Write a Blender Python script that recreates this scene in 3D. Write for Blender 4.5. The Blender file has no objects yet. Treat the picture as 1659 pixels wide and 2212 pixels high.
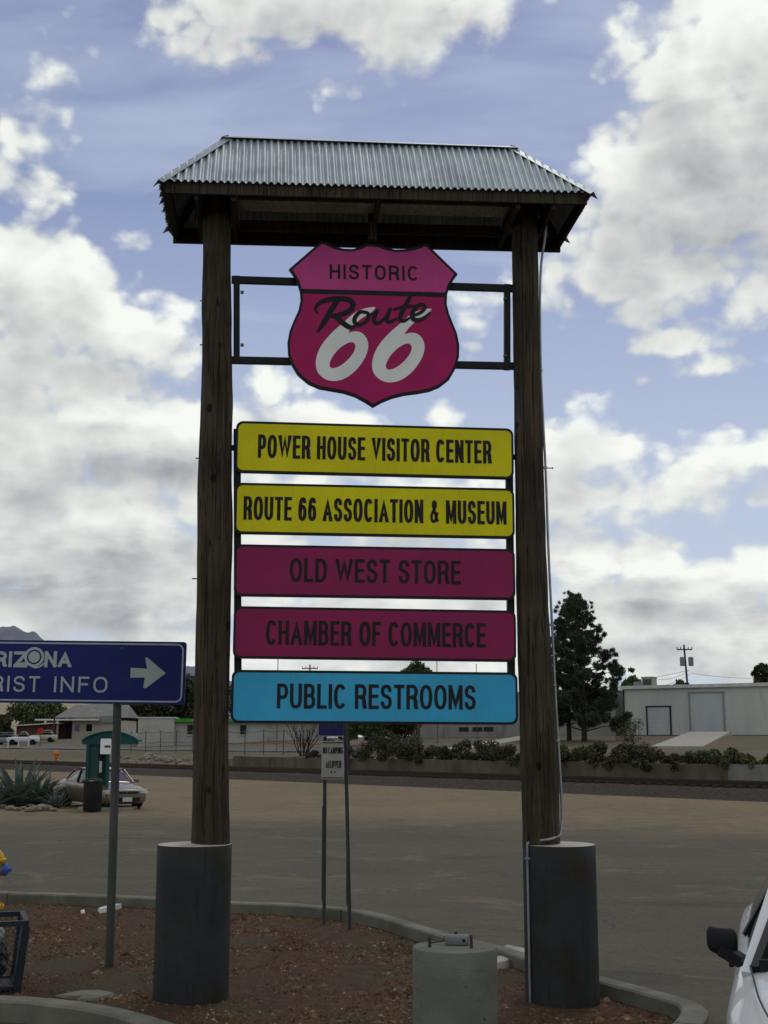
import bpy, bmesh, math, random
import numpy as np
from mathutils import Vector, Matrix, noise as mnoise

R = math.radians
random.seed(7); RNG = np.random.default_rng(7)
S = bpy.context.scene
COL = S.collection

# ------------------------------------------------------------------ camera
F, EYE, CX, CY = 2750.0, 2.45, 829.5, 1106.0      # focal length and centre in units of a 1659 x 2212 frame
PITCH = math.atan((1600 - CY) / F)
cam_d = bpy.data.cameras.new("camera"); cam = bpy.data.objects.new("camera", cam_d); COL.objects.link(cam)
cam.location = (0, 0, EYE); cam.rotation_euler = (math.pi / 2 + PITCH, 0, 0)
cam_d.sensor_fit = 'VERTICAL'; cam_d.sensor_height = 36.0; cam_d.lens = 36.0 * F / 2212.0
cam_d.clip_start = 0.1; cam_d.clip_end = 30000
S.camera = cam
S.render.resolution_x, S.render.resolution_y = 768, 1024

# ------------------------------------------------------------------ exposure
S.view_settings.view_transform = 'Standard'; S.view_settings.look = 'None'
S.view_settings.exposure = 0.05; S.view_settings.gamma = 1.0
S.view_settings.use_curve_mapping = False

# ------------------------------------------------------------------ pixel -> world helpers (survey of the place)
def ray(x, y):
    r = (x - CX) / F; u = (CY - y) / F
    return Vector((r, math.cos(PITCH) - math.sin(PITCH) * u, math.sin(PITCH) + math.cos(PITCH) * u))
def gnd(x, y, z=0.0):
    d = ray(x, y); t = (z - EYE) / d.z
    return Vector((d.x * t, d.y * t, z))
def at_y(x, y, Y):
    d = ray(x, y); t = Y / d.y
    return Vector((d.x * t, Y, EYE + d.z * t))
def hz(x, y):                                      # gentle cross fall of the lot near the island
    k = max(0.0, min(1.0, (30 - y) / 14.0))
    return -0.024 * max(-3.0, min(6.0, x + 1.8)) * k
def gz(x, y, dz=0.0):
    z = 0.0
    for _ in range(6):
        p = gnd(x, y, z + dz); z = hz(p.x, p.y)
    return Vector((p.x, p.y, z + dz))

# ------------------------------------------------------------------ world: sky with broken cloud
SUN_EL, SUN_AZ = R(62), R(18)                      # azimuth from +Y towards +X (ahead, a little right)
w = bpy.data.worlds.new("World"); S.world = w; w.use_nodes = True
NT = w.node_tree; NT.nodes.clear()
class NB:
    def __init__(s, nt): s.t = nt
    def n(s, typ, **k):
        o = s.t.nodes.new(typ)
        for a, b in k.items(): setattr(o, a, b)
        return o
    def set(s, sock, v):
        if hasattr(v, 'is_output'): s.t.links.new(v, sock)
        else: sock.default_value = v
    def m(s, op, a, b=None, c=None, clamp=False):
        o = s.n('ShaderNodeMath', operation=op, use_clamp=clamp); s.set(o.inputs[0], a)
        if b is not None: s.set(o.inputs[1], b)
        if c is not None: s.set(o.inputs[2], c)
        return o.outputs[0]
    def v(s, op, a, b=None, out=0):
        o = s.n('ShaderNodeVectorMath', operation=op); s.set(o.inputs[0], a)
        if b is not None: s.set(o.inputs[1], b)
        return o.outputs[out]
    def mr(s, x, a, b, c=0.0, d=1.0, smooth=True):
        o = s.n('ShaderNodeMapRange', interpolation_type='SMOOTHSTEP' if smooth else 'LINEAR', clamp=True)
        s.set(o.inputs['Value'], x)
        for k, q in (('From Min', a), ('From Max', b), ('To Min', c), ('To Max', d)): s.set(o.inputs[k], q)
        return o.outputs['Result']
    def noise(s, vec, scale, detail=6, rough=0.55, dist=0.0):
        o = s.n('ShaderNodeTexNoise'); s.set(o.inputs['Vector'], vec)
        o.inputs['Scale'].default_value = scale; o.inputs['Detail'].default_value = detail
        o.inputs['Roughness'].default_value = rough; o.inputs['Distortion'].default_value = dist
        return o.outputs[0]
    def mix(s, f, a, b, blend='MIX'):
        o = s.n('ShaderNodeMix', data_type='RGBA', blend_type=blend); s.set(o.inputs[0], f)
        for i, q in ((6, a), (7, b)):
            s.set(o.inputs[i], (*q, 1.0) if isinstance(q, tuple) and len(q) == 3 else q)
        return o.outputs[2]
    def mixx(s, f, a, b):
        o = s.n('ShaderNodeMix', data_type='RGBA', clamp_factor=False); s.set(o.inputs[0], f); o.inputs[6].default_value = (*a, 1); o.inputs[7].default_value = (*b, 1); return o.outputs[2]
    def comb(s, x, y, z=0.0):
        o = s.n('ShaderNodeCombineXYZ')
        for i, q in enumerate((x, y, z)): s.set(o.inputs[i], q)
        return o.outputs[0]
    def sep(s, v):
        o = s.n('ShaderNodeSeparateXYZ'); s.set(o.inputs[0], v); return o.outputs
def azel(px, py):
    d = ray(px, py).normalized()
    return math.atan2(d.x, d.y), math.asin(d.z)
# cumulus masses: centre (px), half size (px), strength -- turned into azimuth / elevation on the sky
BLOBS = [(720, -10, 400, 120, 1.0), (560, -30, 200, 80, 0.8), (1600, 60, 210, 130, 1.1), (1500, 130, 150, 90, 0.8), (1560, 300, 250, 170, 1.1), (1470, 430, 230, 150, 1.05), (1420, 540, 200, 110, 0.9),
         (1640, 430, 280, 170, 1.0), (1330, 380, 90, 70, 0.7),
         (145, 272, 28, 44, 0.46), (85, 235, 30, 54, 0.24), (80, 312, 26, 16, 0.28), (12, 285, 24, 34, 0.26), (-20, 380, 44, 70, 0.52), (75, 440, 46, 30, 0.26),
          (40, 560, 130, 100, 1.0), (140, 660, 190, 120, 1.05), (290, 740, 150, 90, 0.95), (60, 780, 260, 110, 0.9),
         (220, 940, 150, 80, 1.05), (370, 930, 120, 90, 1.0), (90, 1000, 240, 90, 0.95), (500, 905, 60, 36, 0.7), (-20, 930, 120, 60, 0.8),
         (180, 1090, 420, 90, 0.9), (60, 1170, 300, 80, 0.9), (330, 1230, 400, 110, 0.95), (40, 1330, 500, 110, 0.9),
         (715, 912, 90, 34, 0.9), (945, 895, 36, 30, 0.7), (570, 825, 50, 36, 0.5), (1010, 700, 60, 40, 0.40), (1190, 600, 50, 60, 0.55),
         (1430, 740, 64, 22, 0.6), (1395, 820, 18, 16, 0.55), (1330, 960, 200, 60, 0.62), (1560, 1030, 200, 80, 0.60), (1320, 1090, 220, 60, 0.55), (1530, 800, 60, 16, 0.40),
         (1240, 1235, 90, 44, 1.0), (1400, 1225, 120, 46, 0.95), (1560, 1250, 200, 50, 0.9), (1520, 1350, 400, 90, 0.9), (1350, 1400, 420, 60, 0.8),
         (830, 1100, 340, 90, 0.75), (860, 1290, 560, 160, 0.85), (830, 1430, 1300, 60, 0.85), (100, 1420, 420, 70, 0.8)]
# darker cloud bases and the brightest crowns, in the same survey coordinates (dx, dy, half sizes, amount)
TONES = [(1510, 450, 400, 220, -0.20), (1580, 110, 170, 130, 0.34), (1300, 370, 90, 80, 0.28),
         (90, 815, 260, 50, -0.20), (60, 590, 120, 80, 0.18), (300, 690, 110, 70, 0.20), (230, 900, 130, 34, 0.30), (400, 890, 70, 50, 0.24), (330, 1010, 260, 46, -0.34), (110, 1060, 200, 40, -0.20),
         (250, 1220, 260, 60, -0.38), (60, 1290, 260, 40, -0.34), (280, 1345, 240, 30, -0.26), (330, 1120, 160, 30, 0.14), (760, 40, 220, 60, -0.16), (1260, 1212, 90, 24, 0.3),
         (1450, 1270, 220, 22, -0.22), (1330, 1330, 260, 26, -0.16), (1560, 1400, 260, 24, -0.18), (1400, 1225, 90, 22, 0.2)]
DG = bpy.data.node_groups.new("cloud_density", 'ShaderNodeTree')
DG.interface.new_socket("Coords", in_out='INPUT', socket_type='NodeSocketVector')
DG.interface.new_socket("Density", in_out='OUTPUT', socket_type='NodeSocketFloat')
g = NB(DG); gi = g.n('NodeGroupInput'); go = g.n('NodeGroupOutput')
crd = gi.outputs[0]
acc = None
for (bx, by, rx, ry, st) in BLOBS:
    a, e = azel(bx, by)
    d = g.v('MULTIPLY', g.v('SUBTRACT', crd, (a, e, 0)), (F / rx, F / ry, 0))
    ln = g.v('LENGTH', d, out=1)
    val = g.m('MULTIPLY', g.m('SUBTRACT', 1.15, ln), st * 0.62)
    acc = val if acc is None else g.m('SMOOTH_MAX', acc, val, 0.12)
# the rest of the sky, out of this view: an even scatter of cloud
az_ = g.sep(crd)[0]
away = g.mr(g.m('ABSOLUTE', az_), 0.36, 0.75)
gen = g.m('MULTIPLY', g.m('SUBTRACT', g.noise(g.v('MULTIPLY', crd, (1, 1.6, 1)), 2.2, 2), 0.50), 3.0)
acc = g.m('MAXIMUM', acc, g.m('SUBTRACT', g.m('MULTIPLY', away, g.m('ADD', gen, 0.9)), 0.9))
acc = g.m('MAXIMUM', acc, -0.75)
nv = g.v('MULTIPLY', crd, (1.0, 1.35, 1.0))
n1 = g.noise(nv, 11.0, 9, 0.55, 0.12)
n2 = g.noise(nv, 34.0, 5, 0.55, 0.1)
nn = g.m('ADD', g.m('MULTIPLY', g.m('SUBTRACT', n1, 0.5), 1.6), g.m('MULTIPLY', g.m('SUBTRACT', n2, 0.5), 0.40))
vo = g.n('ShaderNodeTexVoronoi', voronoi_dimensions='2D'); vo.inputs['Scale'].default_value = 17.0; vo.inputs['Detail'].default_value = 2.0; vo.inputs['Roughness'].default_value = 0.55
pert = g.n('ShaderNodeTexNoise'); pert.inputs['Scale'].default_value = 14.0; pert.inputs['Detail'].default_value = 2.0; g.set(pert.inputs['Vector'], nv)
g.set(vo.inputs['Vector'], g.v('ADD', nv, g.v('MULTIPLY', g.v('SUBTRACT', pert.outputs[1], (0.5, 0.5, 0.5)), (0.045, 0.045, 0.0))))
puff = g.m('MULTIPLY', g.m('SUBTRACT', 0.86, vo.outputs[0]), 0.60)
DG.links.new(g.m('ADD', g.m('ADD', acc, nn), puff), go.inputs[0])

b = NB(NT)
tc = b.n('ShaderNodeTexCoord').outputs['Generated']
dx, dy, dz = b.sep(b.v('NORMALIZE', tc))
az = b.m('ARCTAN2', dx, dy); el = b.m('ARCSINE', dz)
crd = b.comb(az, el, 0.0)
def dens(v):
    o = b.n('ShaderNodeGroup'); o.node_tree = DG; NT.links.new(v, o.inputs[0]); return o.outputs[0]
d0 = dens(crd)
d1 = dens(b.v('ADD', crd, (0.006, 0.030, 0)))      # a step towards the light: less cloud there = lit edge
cover = b.mr(d0, -0.10, 0.32)
lit = b.m('SUBTRACT', d0, d1)
thick = b.mr(d0, 0.20, 1.05)
layer = b.m('SUBTRACT', b.noise(b.v('MULTIPLY', crd, (1.0, 3.2, 1.0)), 11.0, 6, 0.6, 0.3), 0.5)
lowb = b.mr(el, 0.04, 0.28, 1.0, 0.15)
shade = b.m('ADD', b.m('MULTIPLY', lit, 0.66), b.m('SUBTRACT', 0.86, b.m('MULTIPLY', thick, 0.46)))
shade = b.m('ADD', shade, b.m('MULTIPLY', b.m('MULTIPLY', layer, 1.5), lowb))
for (bx, by, rx, ry, am) in TONES:
    a, e = azel(bx, by); wob = b.v('ADD', crd, b.comb(b.m('MULTIPLY', layer, 0.05), b.m('MULTIPLY', layer, 0.04), 0.0))
    ln = b.v('LENGTH', b.v('MULTIPLY', b.v('SUBTRACT', wob, (a, e, 0)), (F / rx, F / ry, 0)), out=1)
    shade = b.m('ADD', shade, b.mr(ln, 0.15, 1.35, am, 0.0))
shade = b.m('MINIMUM', b.m('MAXIMUM', shade, 0.06), 1.22)
cl = b.mixx(shade, (0.31, 0.325, 0.36), (0.80, 0.82, 0.785))
sky = b.n('ShaderNodeTexSky', sky_type='NISHITA', sun_disc=False)
sky.sun_elevation = SUN_EL; sky.sun_rotation = SUN_AZ; sky.altitude = 1000; sky.air_density = 1.1; sky.dust_density = 1.5
skc = b.mix(1.0, sky.outputs[0], (0.080, 0.072, 0.082), 'MULTIPLY')
# thin high veil
pl = b.v('DIVIDE', b.comb(dx, dy, 0.0), b.comb(b.m('ADD', b.m('ABSOLUTE', dz), 0.12), b.m('ADD', b.m('ABSOLUTE', dz), 0.12), 1.0))
veil = b.m('MULTIPLY', b.mr(b.noise(b.v('MULTIPLY', pl, (1.0, 2.6, 1.0)), 1.7, 6, 0.55, 0.35), 0.26, 0.72), 0.58)
low = b.mr(el, 0.56, 0.06, 0.0, 0.88)
veil = b.m('MAXIMUM', veil, low)
base = b.mix(veil, skc, (0.52, 0.60, 0.73))
awy = b.mr(b.m('ABSOLUTE', az), 0.36, 0.9)
base = b.mix(b.m('MULTIPLY', awy, 0.75), base, (0.46, 0.50, 0.50))       # veil added out of view to lift the fill light and cut its blue
fin = b.mix(cover, base, cl)
bg = b.n('ShaderNodeBackground'); NT.links.new(fin, bg.inputs['Color']); bg.inputs['Strength'].default_value = 1.0
NT.links.new(bg.outputs[0], b.n('ShaderNodeOutputWorld').inputs[0])
w.cycles.sampling_method = 'MANUAL'; w.cycles.sample_map_resolution = 512

sun_d = bpy.data.lights.new("sun", 'SUN'); sun = bpy.data.objects.new("sun", sun_d); COL.objects.link(sun)
sun_d.energy = 0.6; sun_d.angle = R(14); sun_d.color = (1.0, 0.95, 0.86)
sv = Vector((math.sin(SUN_AZ) * math.cos(SUN_EL), math.cos(SUN_AZ) * math.cos(SUN_EL), math.sin(SUN_EL)))
sun.rotation_euler = sv.to_track_quat('Z', 'Y').to_euler(); sun.location = (0, 0, 60)

# ------------------------------------------------------------------ materials
def mat(name, c1, c2=None, scale=6.0, rough=0.7, metal=0.0, bump=0.0, bscale=None, stretch=(1, 1, 1), detail=5, lo=0.35, hi=0.65, spec=0.18, coat=0.0, speck=None, tone=None):
    m = bpy.data.materials.new(name); m.use_nodes = True; q = NB(m.node_tree)
    P = next(n for n in m.node_tree.nodes if n.type == 'BSDF_PRINCIPLED')
    P.inputs['Roughness'].default_value = rough; P.inputs['Metallic'].default_value = metal
    P.inputs['Specular IOR Level'].default_value = spec; P.inputs['Coat Weight'].default_value = coat
    co = q.n('ShaderNodeTexCoord').outputs['Object']
    vec = q.v('MULTIPLY', co, stretch)
    if c2 is None: c2 = tuple(x * 0.82 for x in c1)
    f = q.mr(q.noise(vec, scale, detail), lo, hi)
    col = q.mix(f, c1, c2)
    if tone:                                        # (colour, scale, lo, hi): a second, broad stain
        col = q.mix(q.mr(q.noise(q.v('ADD', vec, (7.3, 2.1, 4.4)), tone[1], 4), tone[2], tone[3]), col, tone[0])
    if speck:
        col = q.mix(q.mr(q.noise(q.v('ADD', co, (3.1, 9.2, 1.7)), speck[1], 2), speck[2], speck[2] + 0.04), col, speck[0])
    m.node_tree.links.new(col, P.inputs['Base Color'])
    if bump:
        bn = q.n('ShaderNodeBump'); bn.inputs['Strength'].default_value = bump; bn.inputs['Distance'].default_value = 0.02
        q.set(bn.inputs['Height'], q.noise(vec, bscale or scale * 3, 6, 0.65))
        m.node_tree.links.new(bn.outputs[0], P.inputs['Normal'])
    return m

# ------------------------------------------------------------------ object helpers
def link(o): COL.objects.link(o); return o
def thing(name, label, cat, loc=(0, 0, 0), rz=0.0, group=None):
    o = link(bpy.data.objects.new(name, None)); o.empty_display_size = 0.3
    o.location = loc; o.rotation_euler = (0, 0, rz); o['label'] = label; o['category'] = cat
    if group: o['group'] = group
    return o
def tag(o, label, cat, group=None):
    o['label'] = label; o['category'] = cat
    if group: o['group'] = group
    return o
def finish(me, material, smooth=None):
    if material is not None: me.materials.append(material)
    if smooth is not None:
        for p_ in me.polygons: p_.use_smooth = True
        if smooth < 3.1:
            try: me.set_sharp_from_angle(angle=smooth)
            except Exception: pass
    return me
def obj(name, bm, material, parent=None, smooth=None, label=None):
    bmesh.ops.recalc_face_normals(bm, faces=bm.faces[:])
    me = bpy.data.meshes.new(name); bm.to_mesh(me); bm.free(); finish(me, material, smooth)
    o = link(bpy.data.objects.new(name, me))
    if parent is not None: o.parent = parent
    if label: o['label'] = label
    return o
def pyd(name, v, f, material, parent=None, smooth=None):
    me = bpy.data.meshes.new(name); me.from_pydata(v, [], f); me.update(); finish(me, material, smooth)
    o = link(bpy.data.objects.new(name, me))
    if parent is not None: o.parent = parent
    return o
def BM(): return bmesh.new()
def box(bm, c, s, rot=None, bevel=0.0):
    m = Matrix.Translation(c) @ (rot.to_4x4() if rot else Matrix.Identity(4)) @ Matrix.Diagonal((s[0], s[1], s[2], 1))
    r = bmesh.ops.create_cube(bm, size=1.0, matrix=m)
    if bevel:
        es = list({e for v in r['verts'] for e in v.link_edges})
        bmesh.ops.bevel(bm, geom=es, offset=bevel, segments=2, affect='EDGES', profile=0.5)
def beam(bm, a, c, wx, wy, up=(0, 0, 1)):
    a, c = Vector(a), Vector(c); d = c - a; z = d.normalized()
    x = Vector(up).cross(z)
    if x.length < 1e-4: x = Vector((1, 0, 0)).cross(z)
    x.normalize(); y = z.cross(x)
    box(bm, (a + c) / 2, (wx, wy, d.length), Matrix((x, y, z)).transposed())
def tube(bm, pts, rad, seg=8, caps=True, fr=None):
    pts = [Vector(q) for q in pts]; n = len(pts)
    rads = rad if hasattr(rad, '__len__') else [rad] * n
    rings = []; x = None
    for i, q in enumerate(pts):
        t = (pts[min(i + 1, n - 1)] - pts[max(i - 1, 0)]).normalized()
        if x is None:
            x = Vector((0, 0, 1)).cross(t)
            if x.length < 0.05: x = Vector((1, 0, 0))
        x = (x - t * x.dot(t)).normalized(); y = t.cross(x)
        rings.append([bm.verts.new(q + (x * math.cos(k * 2 * math.pi / seg) + y * math.sin(k * 2 * math.pi / seg)) * rads[i]) for k in range(seg)])
    for i in range(n - 1):
        for k in range(seg):
            bm.faces.new((rings[i][k], rings[i][(k + 1) % seg], rings[i + 1][(k + 1) % seg], rings[i + 1][k]))
    if caps:
        bm.faces.new(rings[0]); bm.faces.new(rings[-1])
def lathe(bm, prof, seg=32, c=(0, 0, 0), axis='Z', cap=True):
    rings = []
    for (r, z) in prof:
        ring = []
        for k in range(seg):
            a = k * 2 * math.pi / seg; x, y = r * math.cos(a), r * math.sin(a)
            p_ = {'Z': (x, y, z), 'X': (z, x, y), 'Y': (x, z, y)}[axis]
            ring.append(bm.verts.new(Vector(c) + Vector(p_)))
        rings.append(ring)
    for i in range(len(rings) - 1):
        for k in range(seg):
            bm.faces.new((rings[i][k], rings[i][(k + 1) % seg], rings[i + 1][(k + 1) % seg], rings[i + 1][k]))
    if cap: bm.faces.new(rings[0]); bm.faces.new(rings[-1])
def fill2d(loops, depth, y=0.0):
    """Closed outlines in (x, z), even-odd filled, as a slab of thickness depth whose front face is at y (front looks to -y)."""
    cu = bpy.data.curves.new("t", 'CURVE'); cu.dimensions = '2D'; cu.fill_mode = 'BOTH'; cu.extrude = depth / 2
    for lp in loops:
        sp = cu.splines.new('POLY'); sp.points.add(len(lp) - 1)
        for i, (x, z) in enumerate(lp): sp.points[i].co = (x, z, 0, 1)
        sp.use_cyclic_u = True
    return curve_mesh(cu, y + depth / 2)
def curve_mesh(cu, y, fit=None, bold=0.0):
    o = link(bpy.data.objects.new("t", cu)); bpy.context.view_layer.update()
    dg = bpy.context.evaluated_depsgraph_get()
    me = bpy.data.meshes.new_from_object(o.evaluated_get(dg)); bpy.data.objects.remove(o); bpy.data.curves.remove(cu)
    co = np.empty(len(me.vertices) * 3, np.float32); me.vertices.foreach_get('co', co); co = co.reshape(-1, 3)
    out = np.stack([co[:, 0], -co[:, 2] + y, co[:, 1]], 1)
    if fit:
        x0, x1, z0, z1 = fit
        a0, a1 = out[:, 0].min(), out[:, 0].max(); c0, c1 = out[:, 2].min(), out[:, 2].max()
        out[:, 0] = x0 + bold + (out[:, 0] - a0) / (a1 - a0) * (x1 - x0 - 2 * bold); out[:, 2] = z0 + (out[:, 2] - c0) / (c1 - c0) * (z1 - z0)
    me.vertices.foreach_set('co', out.astype(np.float32).ravel()); me.update()
    me.materials.clear()
    return me
def smooth_loop(pts, n=8, closed=True):
    out = []; k = len(pts)
    for i in range(k if closed else k - 1):
        p0, p1, p2, p3 = [Vector(pts[j % k] if closed else pts[max(0, min(k - 1, j))]) for j in (i - 1, i, i + 1, i + 2)]
        for s in range(n):
            t = s / n
            out.append(tuple(0.5 * ((2 * p1) + (p2 - p0) * t + (2 * p0 - 5 * p1 + 4 * p2 - p3) * t * t + (3 * p1 - p0 - 3 * p2 + p3) * t ** 3)))
    if not closed: out.append(tuple(pts[-1]))
    return out
def rrect(x0, x1, z0, z1, r, n=6):
    out = []
    for (cx, cz, a) in ((x1 - r, z1 - r, 0), (x0 + r, z1 - r, 90), (x0 + r, z0 + r, 180), (x1 - r, z0 + r, 270)):
        for k in range(n + 1):
            t = R(a + 90 * k / n); out.append((cx + r * math.cos(t), cz + r * math.sin(t)))
    return out
def mesh_obj(name, me, material, parent, loc=(0, 0, 0), tilt=0.0):
    me.name = name; finish(me, material)
    o = link(bpy.data.objects.new(name, me)); o.parent = parent; o.location = loc; o.rotation_euler = (0, tilt, 0)
    return o
# ------------------------------------------------------------------ sign lettering drawn as strokes
def _arc(cx, cz, rx, rz, a0, a1, n=18, p=2.35):
    out = []
    for i in range(n + 1):
        a = R(a0 + (a1 - a0) * i / n); c, s_ = math.cos(a), math.sin(a)
        out.append((cx + rx * math.copysign(abs(c) ** (2 / p), c), cz + rz * math.copysign(abs(s_) ** (2 / p), s_)))
    return out
GLY = {  # width in cap heights, strokes on a unit square between stroke centres
 'A': (.72, [[(0, 0), (.5, 1.0), (1, 0)], [(.2, .30), (.8, .30)]]),
 'B': (.63, [[(0, 0), (0, 1)], [(0, 1), (.5, 1)] + _arc(.5, .765, .42, .235, 90, -90) + [(0, .53)], [(0, .53), (.55, .53)] + _arc(.55, .265, .45, .265, 90, -90) + [(0, 0)]]),
 'C': (.67, [_arc(.5, .5, .5, .5, 38, 322, 30)]),
 'D': (.66, [[(0, 0), (0, 1)], [(0, 1), (.42, 1)] + _arc(.42, .5, .58, .5, 90, -90) + [(0, 0)]]),
 'E': (.57, [[(0, 0), (0, 1)], [(0, 1), (1, 1)], [(0, .52), (.92, .52)], [(0, 0), (1, 0)]]),
 'F': (.53, [[(0, 0), (0, 1)], [(0, 1), (1, 1)], [(0, .52), (.88, .52)]]),
 'G': (.70, [_arc(.5, .5, .5, .5, 38, 340, 30), [(1, .05), (1, .46), (.58, .46)]]),
 'H': (.66, [[(0, 0), (0, 1)], [(1, 0), (1, 1)], [(0, .52), (1, .52)]]),
 'I': (0.0, [[(.5, 0), (.5, 1)]]),
 'L': (.53, [[(0, 0), (0, 1)], [(0, 0), (1, 0)]]),
 'M': (.80, [[(0, 0), (0, 1)], [(1, 0), (1, 1)], [(.03, 1), (.5, 0), (.97, 1)]]),
 'N': (.66, [[(0, 0), (0, 1)], [(1, 0), (1, 1)], [(.02, 1), (.98, 0)]]),
 'O': (.70, [_arc(.5, .5, .5, .5, 0, 360, 40)]),
 'P': (.61, [[(0, 0), (0, 1)], [(0, 1), (.52, 1)] + _arc(.52, .72, .48, .28, 90, -90) + [(0, .44)]]),
 'R': (.65, [[(0, 0), (0, 1)], [(0, 1), (.52, 1)] + _arc(.52, .74, .46, .26, 90, -90) + [(0, .48)], [(.56, .48), (.80, .44), (.92, .30), (.93, .1), (1.0, 0)]]),
 'S': (.63, [smooth_loop([(.97, .74), (.86, .93), (.5, 1.0), (.13, .92), (.03, .74), (.16, .59), (.5, .52), (.86, .43), (1.0, .26), (.87, .07), (.5, 0), (.12, .07), (0, .28)], 5, False)]),
 'T': (.60, [[(.5, 0), (.5, 1)], [(0, 1), (1, 1)]]),
 'U': (.66, [[(0, 1), (0, .34)] + _arc(.5, .34, .5, .34, 180, 360) + [(1, 1)]]),
 'V': (.68, [[(0, 1), (.5, 0), (1, 1)]]),
 'W': (.98, [[(0, 1), (.25, 0), (.5, 1), (.75, 0), (1, 1)]]),
 'Z': (.58, [[(0, 1), (1, 1)], [(.97, 1), (.03, 0)], [(0, 0), (1, 0)]]),
 '&': (.74, [smooth_loop([(1, 0), (.72, .26), (.40, .62), (.26, .82), (.34, .97), (.50, 1), (.64, .94), (.66, .80), (.50, .64), (.20, .47), (.02, .30), (.06, .10), (.30, 0), (.58, .06), (.78, .26), (.90, .48)], 5, False)]),
 '6': (.62, [smooth_loop([(.95, .80), (.80, .97), (.52, 1.0), (.20, .90), (.04, .62), (0, .34), (.12, .08), (.48, 0), (.86, .08), (1, .31), (.86, .55), (.50, .63), (.14, .54), (.02, .36)], 5, False)])}
def text(name, body, fit, y, material, parent, loc=(0, 0, 0), tilt=0.0, wt=0.125, gap=0.105, word=0.36, depth=0.0012):
    """condensed grotesque capitals filling fit = x0, x1, z0, z1 in the panel's plane, strokes wt cap heights thick"""
    x0, x1, z0, z1 = fit; Hc = z1 - z0; t = wt * Hc
    wsum = 0.0; fixed = 0.0
    for i, ch in enumerate(body):
        if ch == ' ': wsum += word - gap
        else:
            if ch == 'I': fixed += t
            else: wsum += GLY[ch][0]
            if i < len(body) - 1: wsum += gap
    k = (x1 - x0 - fixed) / wsum
    bm = BM(); x = x0; nst = 0
    for i, ch in enumerate(body):
        if ch == ' ': x += (word - gap) * k; continue
        w_, strokes = GLY[ch]; W = t if ch == 'I' else w_ * k
        for st in strokes:
            P_ = [Vector((x + t / 2 + q[0] * (W - t), z0 + t / 2 + q[1] * (Hc - t))) for q in st]
            P_ = [q for j, q in enumerate(P_) if j == 0 or (q - P_[j - 1]).length > 1e-5]
            closed = (P_[0] - P_[-1]).length < 1e-4 and len(P_) > 8; n = len(P_); curved = ch in 'CSG&6' and n > 8
            if not closed and not curved:                     # square ends
                d = (P_[0] - P_[1]).normalized(); P_[0] = P_[0] + d * t / 2
                d = (P_[-1] - P_[-2]).normalized(); P_[-1] = P_[-1] + d * t / 2
            tt = t * 0.8 if ch == '&' else t * 1.16 if (n in (2, 3, 5) and all(abs(P_[j].x - P_[j - 1].x) > 1e-4 and abs(P_[j].y - P_[j - 1].y) > 1e-4 for j in range(1, n))) else t
            yy = y - 0.00025 * (nst % 4); nst += 1; rows = []
            for j in range(n):
                a = P_[j - 1] if j else (P_[-2] if closed else None); c = P_[j + 1] if j < n - 1 else (P_[1] if closed else None)
                d1 = (P_[j] - a).normalized() if a is not None else None; d2 = (c - P_[j]).normalized() if c is not None else None
                d1 = d1 if d1 is not None else d2; d2 = d2 if d2 is not None else d1
                n1 = Vector((-d1.y, d1.x)); n2 = Vector((-d2.y, d2.x)); m_ = (n1 + n2)
                m_ = m_.normalized() if m_.length > 1e-6 else n1; sc = min(1 / max(.2, m_.dot(n1)), 4.0)
                rows.append([P_[j] + m_ * sg * tt / 2 * sc for sg in (1, -1)])
            vv = [[bm.verts.new((q.x, yy, max(z0, min(z1, q.y)))) for q in r_] for r_ in rows]
            for j in range(n - 1): bm.faces.new((vv[j][0], vv[j][1], vv[j + 1][1], vv[j + 1][0]))
        x += W + gap * k
    me = bpy.data.meshes.new(name); bm.to_mesh(me); bm.free()
    return mesh_obj(name, me, material, parent, loc, tilt)
def copy_tree(o, parent=None):
    c = link(o.copy()); c.parent = parent
    for ch in list(o.children): copy_tree(ch, c)
    return c
# ------------------------------------------------------------------ ground
TD = Vector((0.633, -0.774)); TN = Vector((0.774, 0.633))          # along / across the railway
def dn(d, s): return (TN.x * d + TD.x * s, TN.y * d + TD.y * s)
def ds(x, y): return TN.x * x + TN.y * y, TD.x * x + TD.y * y
WALL_S0 = ds(*(at_y(470, 1640, 98).xy))[1]                          # where the retaining wall starts
def terr(d, s):
    prof_w = [(-900, 0), (45, 0), (53.9, 0.0), (54.0, 1.15), (62, 1.7), (72, 2.1), (88, 2.8), (110, 2.9), (400, 3.0), (9000, 3.0)]
    prof_b = [(-900, 0), (45, 0), (50.5, 0.05), (53.0, 0.75), (56.5, 1.35), (62, 1.65), (72, 1.95), (88, 2.75), (110, 2.9), (400, 3.0), (9000, 3.0)]
    f = lambda P: float(np.interp(d, [q[0] for q in P], [q[1] for q in P]))
    k = min(1.0, max(0.0, (s - WALL_S0 + 1.5) / 1.5))
    z = f(prof_w) * k + f(prof_b) * (1 - k)
    x, y = dn(d, s)
    if d > 55: z += 0.10 * mnoise.noise(Vector((x * 0.13, y * 0.13, 0)))
    elif d < 45: z = hz(x, y) - 0.03 if y < 30 else -0.03 * max(0.0, min(1.0, (44 - d) / 10))
    return z
D_ = list(np.arange(-60, 45, 2.5)) + [45, 46.5, 48, 49.5, 50.5, 51.5, 52.3, 53, 53.9, 54.0, 55.2, 56.5] + list(np.arange(58, 112, 3.0)) + [118, 130, 150, 190, 260, 400, 700, 1300, 2600, 6000]
S_ = [-6000, -2000, -900, -500, -300, -220] + list(np.arange(-160, -80, 6.0)) + list(np.arange(-80, 60, 2.0)) + [66, 80, 100, 150, 250, 500, 1200, 4000]
vs = []; fs = []
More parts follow.
